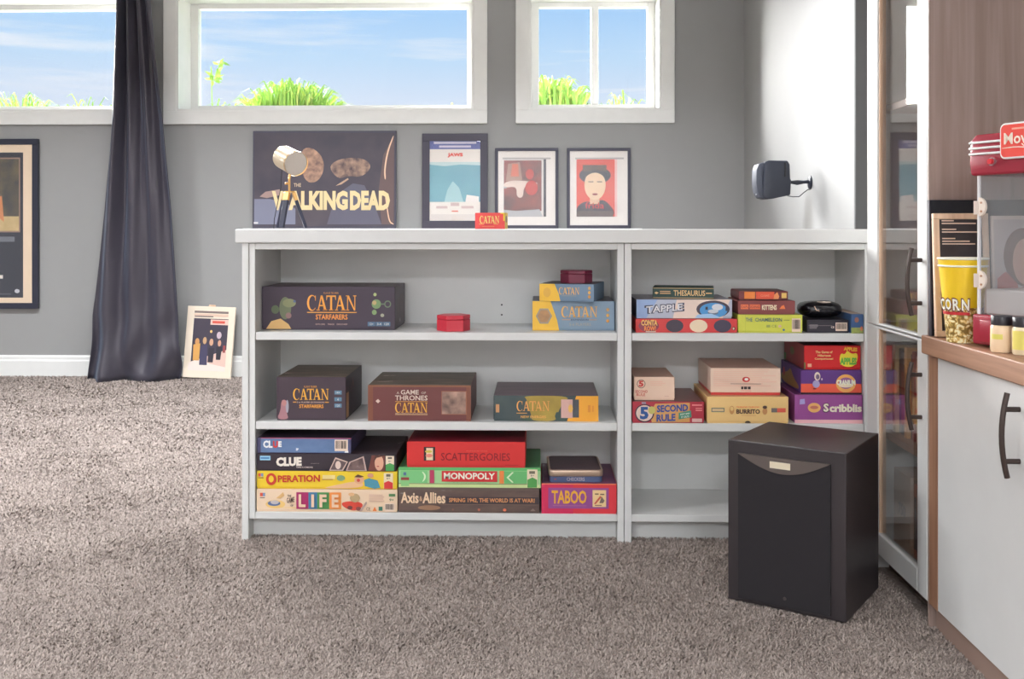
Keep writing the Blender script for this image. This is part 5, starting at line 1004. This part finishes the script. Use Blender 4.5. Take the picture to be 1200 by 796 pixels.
lpart(MB().box(XBK - 0.01, XBK, yE + 0.018, yD1, DB + 0.018, ZK0 - 0.001), 'back_panel', WOODV)
lpart(MB().box(XC - 0.007, XC + 0.010, yE, yS - 0.004, 0.0, DB - 0.001), 'plinth', mat((150, 124, 112), 0.6))
ym = (yE + yD1) / 2 - 0.06
for a, b in ((ym + 0.0015, yD1 - 0.0015), (yE + 0.001, ym - 0.0015)):
    dd = bpy.data.objects.new('door', None); COL.objects.link(dd); dd.parent = low; dd.location = (0, (a + b) / 2 - (yE + yNear) / 2, DB)
    MB().box(-0.021, 0.0, a - (a + b) / 2, b - (a + b) / 2, 0.002, ZK0 - DB - 0.004).build('door_panel', WHITE, dd, bevel=0.0015)
    if b > ym: handle(dd, 1195, 480, 541, 0.152, 0.028, XD, (XC, (a + b) / 2, DB))
ctop = MB().box(XK, XBK, yE - 0.01, yS, ZK0, ZK1).build('counter_top', WOODM, bevel=0.002)
tag(ctop, 'thick brown wood counter top over the low white cabinet', 'counter top')

# ================================================================== things on the counter
ZK = ZK1 + 0.0006
# black glossy picture leaning on the side panel
bp_ = thing('black_panel_picture', 'black glossy picture leaning on the dark wood cabinet side behind the menu board', 'picture', (0.0, 0.0, ZK))
yp = yNear - 0.03
zt2 = atY(1110, 234.3, yp).z
xa, xb_ = atY(1090, 300, yp).x, XBK - 0.02
lean_y = 0.012
bp_.location = ((xa + xb_) / 2, yp - lean_y, ZK); bp_.rotation_euler = (R(-2.2), 0, 0)
hw = (xb_ - xa) / 2; hh_ = zt2 - ZK
MB().box(-hw, hw, 0, 0.012, 0, hh_).build('panel', mat((28, 27, 33), 0.08, name='black_gloss'), bp_, bevel=0.001)
MB().box(-hw - 0.003, -hw, 0.0, 0.012, 0, hh_).build('edge_strip', art([(60, 56, 66), (190, 120, 120), (160, 190, 206), (90, 80, 90)], 9, stretch=(0.1, 0.1, 3), seed=30, hard=True), bp_)
# menu board in pale wood frame
ym_ = yNear - 0.068
xa = atY(1097.5, 398, ym_).x; xb_ = xa + 0.118
mbh = atY(1110, 250.4, ym_ + 0.035).z - ZK
mb_ = thing('menu_board', 'pale wood framed black menu board with white lines of text behind the popcorn bucket', 'menu board', ((xa + xb_) / 2, ym_, ZK + 0.0012), (R(-4), 0, 0))
w2 = (xb_ - xa) / 2; f = 0.013
MB().box(-w2, w2, 0, 0.012, 0, f).box(-w2, w2, 0, 0.012, mbh - f, mbh).box(-w2, -w2 + f, 0, 0.012, f, mbh - f).box(w2 - f, w2, 0, 0.012, f, mbh - f).build('frame', WOODL, mb_, bevel=0.001)
MB().box(-w2 + f * 0.8, w2 - f * 0.8, 0.004, 0.010, f * 0.8, mbh - f * 0.8).build('board', mat((52, 44, 46), 0.6), mb_)
ml = []
for k, (tt, ws) in enumerate(((0.935, (0.22, 0.62)), (0.865, (0.26, 0.66)), (0.79, (0.24, 0.5, 0.60)))):
    for q, wv in enumerate(ws): ml.append(('r', 0.16, tt - q * 0.022, 0.16 + wv, tt - q * 0.022 + 0.010, (214, 186, 166)))
prints(mb_, ml, lambda u, v, l: (-w2 + u * 2 * w2, 0.0036 - l * 0.0, v * mbh), 'menu_lines')
# popcorn bucket
yb3 = 2.172
bc = atY(1117, 300, yb3)
kk = yb3 / F
rt, rb_ = 27 * kk, 17.5 * kk
hbk = atY(1117, 303, yb3).z - ZK
bkx = max(bc.x, XK + rb_ + 0.002)
buc = thing('popcorn_bucket', 'yellow paper popcorn bucket with printed popcorn and white rim beside the popcorn machine', 'popcorn bucket', (bkx, yb3, ZK), (0, 0, R(0)))
pm, pnt, pb = new_mat('popcorn_print'); pb.inputs['Roughness'].default_value = 0.5
vtc = pnt.nodes.new('ShaderNodeTexCoord'); vo = pnt.nodes.new('ShaderNodeTexVoronoi'); vo.inputs['Scale'].default_value = 135; vn = pnt.nodes.new('ShaderNodeTexNoise'); vn.inputs['Scale'].default_value = 60
vr = pnt.nodes.new('ShaderNodeValToRGB'); vr.color_ramp.elements[0].position = 0.30; vr.color_ramp.elements[0].color = (*PC((240, 216, 176)), 1); vr.color_ramp.elements[1].position = 0.72; vr.color_ramp.elements[1].color = (*PC((120, 92, 30)), 1)
e = vr.color_ramp.elements.new(0.5); e.color = (*PC((206, 170, 90)), 1)
vm = pnt.nodes.new('ShaderNodeVectorMath'); vm.operation = 'MULTIPLY_ADD'; vm.inputs[1].default_value = (0.02, 0.02, 0.02)
pnt.links.new(vtc.outputs['Object'], vn.inputs['Vector']); pnt.links.new(vn.outputs['Color'], vm.inputs[0]); pnt.links.new(vtc.outputs['Object'], vm.inputs[2]); pnt.links.new(vm.outputs[0], vo.inputs['Vector']); pnt.links.new(vo.outputs['Distance'], vr.inputs[0]); pnt.links.new(vr.outputs[0], pb.inputs['Base Color'])
zs = 0.42 * hbk
def rad(z): return rb_ + (rt - rb_) * z / hbk
MB().lathe([(0.0, 0.002), (rad(0), 0.0), (rad(zs), zs)], 40, close=False).build('popcorn_band', pm, buc, smooth=True)
MB().lathe([(rad(zs), zs), (rad(hbk), hbk), (rad(hbk) - 0.001, hbk), (rad(0.01) - 0.002, 0.006), (0.0, 0.006)], 40, close=False).build('bucket_wall', mat((240, 186, 20), 0.4), buc, smooth=True)
rim = MB()
for zz in (hbk, hbk - 0.015):
    n = 40; m_ = 8
    vs = []; fs = []
    for i in range(n):
        for j in range(m_):
            t = 2 * math.pi * i / n; p_ = 2 * math.pi * j / m_; r2 = rad(zz) + 0.0022 * math.cos(p_); vs.append((r2 * math.cos(t), r2 * math.sin(t), zz + 0.0022 * math.sin(p_)))
    for i in range(n):
        for j in range(m_): fs.append((i * m_ + j, ((i + 1) % n) * m_ + j, ((i + 1) % n) * m_ + (j + 1) % m_, i * m_ + (j + 1) % m_))
    rim.add(vs, fs)
rim.build('rim', mat((238, 226, 206), 0.5), buc, smooth=True)
def cone(u, v, l):
    # u: angle fraction round the front, v: height fraction
    t = R(-90 - 18) + (u - 0.5) * 2.9; z = v * hbk; r2 = rad(z) + 0.0005 + l * 0.00015
    return (r2 * math.cos(t), r2 * math.sin(t), z)
def strip(u0, v0, u1, v1, col, n=14): return [('p', [(u0 + (u1 - u0) * i / n, v0), (u0 + (u1 - u0) * (i + 1) / n, v0), (u0 + (u1 - u0) * (i + 1) / n, v1), (u0 + (u1 - u0) * i / n, v1)], col) for i in range(n)]
bs = strip(-0.3, 0.335, 0.59, 0.37, (190, 40, 44), 16)
for k, ch in enumerate('POPCORN'):
    u0 = 0.03 + (k - 3) * 0.14
    bs += [('t', ch, u0 - 0.004, 0.375, u0 + 0.132, 0.54, (110, 50, 50), 0.06), ('t', ch, u0 + 0.008, 0.39, u0 + 0.12, 0.525, (240, 224, 206), 0.03)]
prints(buc, bs, cone, 'red_band', join_text=True)
# popcorn machine, turned a little towards the room
AM = R(25); hy = 0.15; dM = 0.24
CM = atY(1138.5, 390, 2.100); CM.z = ZK
ux, uy = Vector((math.cos(AM), math.sin(AM), 0)), Vector((-math.sin(AM), math.cos(AM), 0))
MO = CM - uy * hy
def atM(px, py, off=0.0):
    r = ray(px, py); o = Vector((0, 0, HC)); p0 = MO + ux * off
    P_ = o + r * ((p0 - o).dot(ux) / r.dot(ux)); d = P_ - MO
    return Vector((off, d.dot(uy), d.z))
mc = thing('popcorn_machine', 'retro red tabletop popcorn machine with clear case and film-night sign', 'popcorn machine', MO, (0, 0, AM))
REDM = mat((150, 34, 52), 0.25, name='red_enamel')
he = atM(1145.5, 300).y
zc0 = atM(1145, 368).z; zc1 = atM(1145, 205).z; zt1 = atM(1141, 158.5).z
MB().box(0, dM, -hy, hy, 0.004, zc0).build('base', REDM, mc, bevel=0.006, seg=3, smooth=True)
MB().box(-0.006, 0.0, hy - 0.165, hy - 0.025, 0.010, zc0 - 0.010).build('kernel_drawer', REDM, mc, bevel=0.002, seg=2, smooth=True)
for sy in (-1, 1):
    for xx in (0.03, dM - 0.03): MB().cyl((xx, sy * (hy - 0.03), 0), (xx, sy * (hy - 0.03), 0.006), 0.012, n=10).build('foot', BLACK, mc)
MB().box(0.004, 0.008, -hy + 0.012, he, zc0, zc1).build('case_front', ACRYL, mc)
MB().box(0.008, dM - 0.01, he - 0.004, he, zc0, zc1).build('case_side', ACRYL, mc)
MB().box(0.008, dM - 0.01, -hy + 0.012, -hy + 0.016, zc0, zc1).build('case_side', ACRYL, mc)
MB().box(dM - 0.01, dM - 0.006, -hy + 0.012, he, zc0, zc1).build('case_back', ACRYL, mc)
MB().box(0.0015, 0.0065, he - 0.003, he + 0.002, zc0, zc1).build('edge_trim', mat((206, 204, 206), 0.3), mc)
MB().box(0.012, dM - 0.014, -hy + 0.02, he - 0.008, zc0, zc0 + 0.050).build('deck', mat((190, 182, 178), 0.4, 0.2), mc, bevel=0.003)
kz = zc1 - 0.05
MB().lathe([(0.0, -0.035), (0.030, -0.033), (0.036, -0.02), (0.036, 0.008), (0.030, 0.014), (0.0, 0.016)], 20, (0.10, he - 0.15, kz - 0.01), close=False).build('kettle', mat((96, 100, 110), 0.3, 0.6), mc, smooth=True)
MB().cyl((0.10, he - 0.15, kz), (0.10, he - 0.15, zc1), 0.005, n=10).build('kettle_rod', mat((110, 112, 120), 0.3, 0.7), mc)
hood = [(-hy - 0.004, zc1 - 0.002), (hy - 0.002, zc1 - 0.002), (hy + 0.002, zc1 + 0.02), (hy, zt1 - 0.012), (hy - 0.014, zt1), (-hy + 0.012, zt1), (-hy - 0.004, zt1 - 0.012)]
MB().prism(hood, 'x', -0.006, dM).build('hood', REDM, mc, bevel=0.006, seg=3, smooth=True)
MB().box(0.03, dM - 0.03, -hy + 0.03, hy - 0.045, zt1 - 0.002, zt1 + 0.010).build('hood_crown', REDM, mc, bevel=0.005, seg=2, smooth=True)
sgy = atM(1171.5, 165, -0.014).y
for py in (166.5, 173.2, 180):
    zz = atM(1155, py, -0.006).z
    MB().tube([(dM * 0.6, hy + 0.003, zz), (0.004, hy + 0.003, zz), (-0.006, hy - 0.001, zz), (-0.0085, hy - 0.010, zz), (-0.0085, sgy + 0.004, zz)], 0.0024, 8).build('rib', mat((238, 232, 228), 0.3), mc, smooth=True)
kp = atM(1164, 189.5, -0.006)
MB().cyl((-0.006, kp.y, kp.z), (-0.012, kp.y, kp.z), 0.0078, 0.0078, 20).build('knob_ring', mat((190, 186, 190), 0.25, 0.8), mc, smooth=True)
MB().cyl((-0.012, kp.y, kp.z), (-0.017, kp.y, kp.z), 0.0062, 0.0055, 20).build('knob', mat((196, 40, 50), 0.3), mc, smooth=True)
sz0 = atM(1173, 186.8, -0.014).z; sz1 = atM(1173, 145, -0.014).z
swd = 0.19; sh_ = sz1 - sz0
sg_c = (sgy - swd / 2, (sz0 + sz1) / 2)
MB().prism([(sg_c[0] + a, sg_c[1] + b) for a, b in rrect(swd / 2, sh_ / 2, 0.012)], 'x', -0.014, -0.006).build('sign_border', mat((240, 234, 228), 0.35), mc, bevel=0.001)
MB().prism([(sg_c[0] + a, sg_c[1] + b) for a, b in rrect(swd / 2 - 0.0035, sh_ / 2 - 0.0035, 0.009)], 'x', -0.0148, -0.0138).build('sign_face', mat((226, 70, 58), 0.35), mc)
PK = (244, 206, 190)
sgs = [('r', 0.15, 0.80, 0.70, 0.85, (238, 150, 130)), ('p', [(0.03, 0.29), (0.25, 0.31), (0.5, 0.16), (0.95, 0.16), (0.95, 0.19), (0.5, 0.19), (0.26, 0.335), (0.03, 0.315)], PK)]
for k in range(6): sgs.append(('p', [(0.26 + k * 0.11, 0.40 - k * 0.015), (0.275 + k * 0.11, 0.40 - k * 0.015), (0.335 + k * 0.11, 0.24 - k * 0.012), (0.32 + k * 0.11, 0.24 - k * 0.012)], PK))
sgs += [('t', 'Movie', 0.06, 0.40, 0.44, 0.72, PK, 0.02), ('t', 'Nite', 0.46, 0.40, 0.80, 0.74, PK, 0.02)]
prints(mc, sgs, lambda u, v, l: (-0.0151 - l * LAY, sgy - u * swd, sz0 + v * sh_), 'sign_print')
# hinges
for py in (242.5, 328):
    hp = atM(1147, py, 0.0)
    pts = [(hp.y + 0.0, hp.z - 0.019), (hp.y, hp.z + 0.019)] + [(hp.y - 0.018 * math.sin(math.pi * i / 10), hp.z + 0.019 * math.cos(math.pi * i / 10)) for i in range(1, 10)]
    h = MB().prism(pts, 'x', -0.002, 0.004).build('hinge', mat((214, 200, 188), 0.35), mc, bevel=0.0008)
    MB().box(-0.002, 0.004, hp.y, hp.y + 0.011, hp.z - 0.015, hp.z + 0.012).build('hinge_leaf', mat((200, 184, 172), 0.35), h)
    for dz in (-0.009, 0.008): MB().cyl((-0.0035, hp.y - 0.008, hp.z + dz), (-0.002, hp.y - 0.008, hp.z + dz), 0.0022, n=8).build('rivet', mat((176, 130, 100), 0.3, 0.5), h)
# portrait print standing behind the machine, seen through the clear case
pc_ = atY(1190, 300, yNear - 0.06)
MBp = thing('portrait_print', 'soft reddish portrait print standing behind the popcorn machine\'s clear case', 'poster', (xb_ + 0.094, yNear - 0.062, ZK), (R(-3), 0, 0))
MB().box(-0.088, 0.088, 0, 0.006, 0, 0.262).build('print_board', mat((222, 206, 198), 0.6), MBp)
prints(MBp, [('r', 0.03, 0.03, 0.97, 0.97, (196, 186, 184)), ('e', 0.38, 0.66, 0.24, 0.24, (120, 88, 82)), ('e', 0.40, 0.62, 0.15, 0.19, (222, 176, 156)), ('p', [(0.05, 0.25), (0.06, 0.48), (0.16, 0.54), (0.30, 0.44), (0.36, 0.25)], (190, 96, 94)), ('p', [(0.30, 0.25), (0.36, 0.42), (0.60, 0.40), (0.66, 0.25)], (150, 112, 112)), ('r', 0.03, 0.03, 0.97, 0.24, (206, 196, 192))], lambda u, v, l: (-0.088 + u * 0.176, -0.0004 - l * LAY, v * 0.262), 'portrait_shapes')
# seasoning jars
def jar(label, px0, px1, yb, yt, body, label_col, rot):
    c = atZ((px0 + px1) / 2, yb, ZK); kk = c.y / F; r = (px1 - px0) / 2 * kk; Yc = c.y + r * 0.9
    h = (yb - yt) * kk * 1.02
    j = thing('seasoning_jar', label, 'jar', (c.x, Yc, ZK), (0, 0, R(rot)), 'seasoning jars on the counter')
    MB().lathe([(0, 0.0), (r * 0.92, 0.0), (r, 0.004), (r, h * 0.66), (r * 0.94, h * 0.71), (r * 0.86, h * 0.74), (r * 0.86, h * 0.76), (0, h * 0.76)], 28, close=False).build('jar_body', mat(body, 0.2), j, smooth=True)
    MB().lathe([(0, h * 0.74), (r * 0.93, h * 0.74), (r * 0.95, h * 0.76), (r * 0.95, h * 0.98), (r * 0.9, h), (0, h)], 28, close=False).build('jar_lid', mat((38, 34, 40), 0.4), j, smooth=True)
    lb = MB(); v_ = []; n = 10
    a0, a1, z0, z1 = label_col[1]
    for i in range(n + 1):
        t = R(a0 + (a1 - a0) * i / n)
        for z in (z0, z1): v_.append(((r + 0.0004) * math.cos(t), (r + 0.0004) * math.sin(t), z * h))
    lb.add(v_, [(2 * i, 2 * i + 2, 2 * i + 3, 2 * i + 1) for i in range(n)]); lb.build('jar_label', mat(label_col[0], 0.5), j, recalc=False)
    return j
jar('glass jar of pale orange seasoning with black lid, just right of the red drawer', 1166.4, 1191, 413.6, 372, (232, 196, 160), ((206, 196, 90), (190, 252, 0.36, 0.50)), 0)
jar('yellow-labelled seasoning jar with black lid cut by the picture edge', 1192, 1216, 416.8, 374, (226, 206, 170), ((214, 200, 96), (180, 320, 0.14, 0.64)), 0)

# ================================================================== outside: ground at sill height and plants
struct(MB().box(-16, 14, YB + 0.34, YB + 16, 1.2, 1.42).build('ground_outside', art([(110, 96, 70), (90, 110, 60)], 3)))
LEAF = []
for c in ((122, 168, 60), (160, 196, 84), (206, 216, 110)):
    m_, n_, b_ = new_mat('leaf_green'); b_.inputs['Base Color'].default_value = (*PC(c, 1.25), 1); b_.inputs['Roughness'].default_value = 0.6; b_.inputs['Subsurface Weight'].default_value = 0.0
    LEAF.append(m_)
def plant(name, label, px0, px1, pyt, Y, blades, width, cat='plant', arch=0.6, group='plants outside the windows'):
    a_, b_ = atY(px0, 120, Y), atY(px1, 120, Y); zt3 = atY((px0 + px1) / 2, pyt, Y).z; base = 1.42
    root = thing(name, label, cat, ((a_.x + b_.x) / 2, Y, base), group=group)
    w_ = (b_.x - a_.x) / 2; H = zt3 - base; m = MB()
    for i in range(blades):
        u = random.uniform(-1, 1); bx = u * w_ * 0.8; by = random.uniform(-0.15, 0.15)
        hgt = H * (1 - 0.30 * abs(u) ** 1.8) * random.uniform(0.72, 1.0)
        dirx = u * w_ * 0.2 + random.uniform(-0.13, 0.13); diry = random.uniform(-0.12, 0.12); ww = width * random.uniform(0.6, 1.2)
        sx, sy = random.uniform(-1, 1), random.uniform(-1, 1); l_ = math.hypot(sx, sy) + 1e-6; sx, sy = sx / l_ * ww, sy / l_ * ww
        vs = []; N = 4
        for k in range(N + 1):
            t = k / N; px_ = bx + dirx * t ** 1.5; py_ = by + diry * t ** 1.5; pz = hgt * (math.sin(t * math.pi * 0.5 * (1 + arch * 0.45)))
            wk = (1 - t) ** 0.6 * (0.5 + t)
            vs += [(px_ - sx * wk, py_ - sy * wk, pz), (px_ + sx * wk, py_ + sy * wk, pz)]
        m.add(vs, [(2 * k, 2 * k + 1, 2 * k + 3, 2 * k + 2) for k in range(N)], random.choice((0, 0, 1, 1, 2)))
    m.build('blades', LEAF, root, recalc=False)
plant('grass_clump', 'bright green arching grass clump outside the wide window above the spotlight lamp', 288, 402, 93, 6.85, 620, 0.011)
plant('grass_clump', 'leafy green clump outside the left pane of the two-pane window', 606, 690, 88, 6.85, 460, 0.013)
plant('low_sprigs', 'low pale sprigs outside the right pane of the two-pane window', 702, 756, 106, 6.9, 60, 0.008)
plant('low_sprigs', 'low yellow-green sprigs outside the window left of the curtain', -20, 70, 107, 6.8, 110, 0.008)
plant('low_sprigs', 'low sprigs outside the window just left of the curtain edge', 74, 130, 110, 6.85, 50, 0.008)
plant('low_sprigs', 'few low yellow sprigs at the lower left corner of the wide window', 240, 276, 116, 6.98, 34, 0.008)
plant('low_sprigs', 'tiny sprigs at the lower right of the wide window', 500, 542, 114, 6.9, 16, 0.006)
# slender twig with loose leaves
tw0 = atY(250, 120, 6.62); tw = thing('leafy_twig', 'slender twig with a few green leaves at the left side of the wide window', 'plant', (tw0.x, 6.62, 1.42), group='plants outside the windows')
pts = [Vector((0.0, 0, 0)), Vector((-0.015, 0, 0.5)), Vector((0.0, 0, atY(250, 95, 6.62).z - 1.42)), Vector((0.05, 0, atY(262, 70, 6.62).z - 1.42))]
MB().tube(pts, [0.004, 0.003, 0.0018, 0.001], 6).build('stem', LEAF[0], tw)
lm = MB()
for i in range(22):
    t = random.uniform(0.55, 1.0); p = pts[2].lerp(pts[3], random.random()) if random.random() < 0.7 else pts[1].lerp(pts[2], 0.9)
    d = Vector((random.uniform(-1, 1), random.uniform(-0.5, 0.5), random.uniform(-0.7, 0.9))).normalized(); L_ = random.uniform(0.04, 0.075); s_ = d.orthogonal().normalized() * L_ * 0.22
    lm.add([p, p + d * L_ * 0.5 + s_, p + d * L_, p + d * L_ * 0.5 - s_], [(0, 1, 2, 3)], random.choice((0, 1, 1)))
lm.build('leaves', LEAF, tw, recalc=False)

# ================================================================== carpet pile (too many strands to count)
def pile(n, x0, x1, y0, y1, length, width, power):
    u = rng.random(n)
    # more strands near the camera, where they show larger
    y = (y0 ** (1 - power) + u * (y1 ** (1 - power) - y0 ** (1 - power))) ** (1 / (1 - power)) if power != 1 else y0 * (y1 / y0) ** u
    x = x0 + rng.random(n) * (x1 - x0)
    return x, y
N = 520000
y = 1.88 * (6.08 / 1.88) ** rng.random(N)
lim_l = -0.53 * y - 0.06; lim_r = np.minimum(0.50 * y + 0.02, 0.89)
x = lim_l + rng.random(N) * (lim_r - lim_l)
keep = ~((x > xL0 - 0.001) & (y > YF + 0.045)) & ~((x > XC - 0.008) & (y < 2.73)) 
ca, sa = math.cos(-ang), math.sin(-ang)
lx = (x - ctrf.x) * ca - (y - ctrf.y) * sa; ly = (x - ctrf.x) * sa + (y - ctrf.y) * ca
keep &= ~((np.abs(lx) < fw / 2 - 0.004) & (np.abs(ly) < fd / 2 - 0.004))
keep &= y < YB - 0.02
x, y = x[keep], y[keep]; n = len(x)
sz = np.clip(y / 2.3, 0.8, 2.2)
Lh = (0.007 + 0.005 * rng.random(n)) * (0.75 + 0.25 * sz)
wd = 0.0010 * sz * (0.8 + 0.5 * rng.random(n))
fld = np.sin(x * 9 + 2 * np.sin(y * 7)) + np.sin(y * 11 + 1.5 * np.sin(x * 8 + 1)) + 0.8 * np.sin(x * 47 + 3 * np.sin(y * 39)) + 0.8 * np.sin(y * 53 + 3 * np.sin(x * 41))
th = 1.2 + fld * 0.38 + rng.normal(0, 1.3, n)
ln = 0.75 + 0.45 * rng.random(n)
dx, dy = np.cos(th) * Lh * ln, np.sin(th) * Lh * ln
sx, sy = -np.sin(th) * wd, np.cos(th) * wd
z1 = Lh * 0.55; z2 = Lh * (0.55 + 0.35 * rng.random(n))
V = np.empty((n, 5, 3), np.float32)
V[:, 0] = np.stack([x - sx, y - sy, np.full(n, -0.001)], 1); V[:, 1] = np.stack([x + sx, y + sy, np.full(n, -0.001)], 1)
V[:, 2] = np.stack([x + dx * 0.45 - sx * 1.2, y + dy * 0.45 - sy * 1.2, z1], 1); V[:, 3] = np.stack([x + dx * 0.45 + sx * 1.2, y + dy * 0.45 + sy * 1.2, z1], 1)
V[:, 4] = np.stack([x + dx, y + dy, z2], 1)
me = bpy.data.meshes.new('carpet_pile'); me.vertices.add(n * 5); me.vertices.foreach_set('co', V.ravel())
base = (np.arange(n) * 5)[:, None]
tri = np.concatenate([base + np.array([[0, 1, 3]]), base + np.array([[0, 3, 2]]), base + np.array([[2, 3, 4]])], 1).reshape(-1)
me.loops.add(len(tri)); me.loops.foreach_set('vertex_index', tri.astype(np.int32))
me.polygons.add(n * 3); me.polygons.foreach_set('loop_start', np.arange(0, n * 9, 3, dtype=np.int32)); me.polygons.foreach_set('loop_total', np.full(n * 3, 3, np.int32))
me.update(calc_edges=True); me.validate()
me.materials.append(carpet_mat('taupe_carpet_pile', True))
po = bpy.data.objects.new('carpet_pile', me); COL.objects.link(po)
tag(po, 'soft mottled taupe carpet pile covering the floor', 'carpet', kind='stuff')
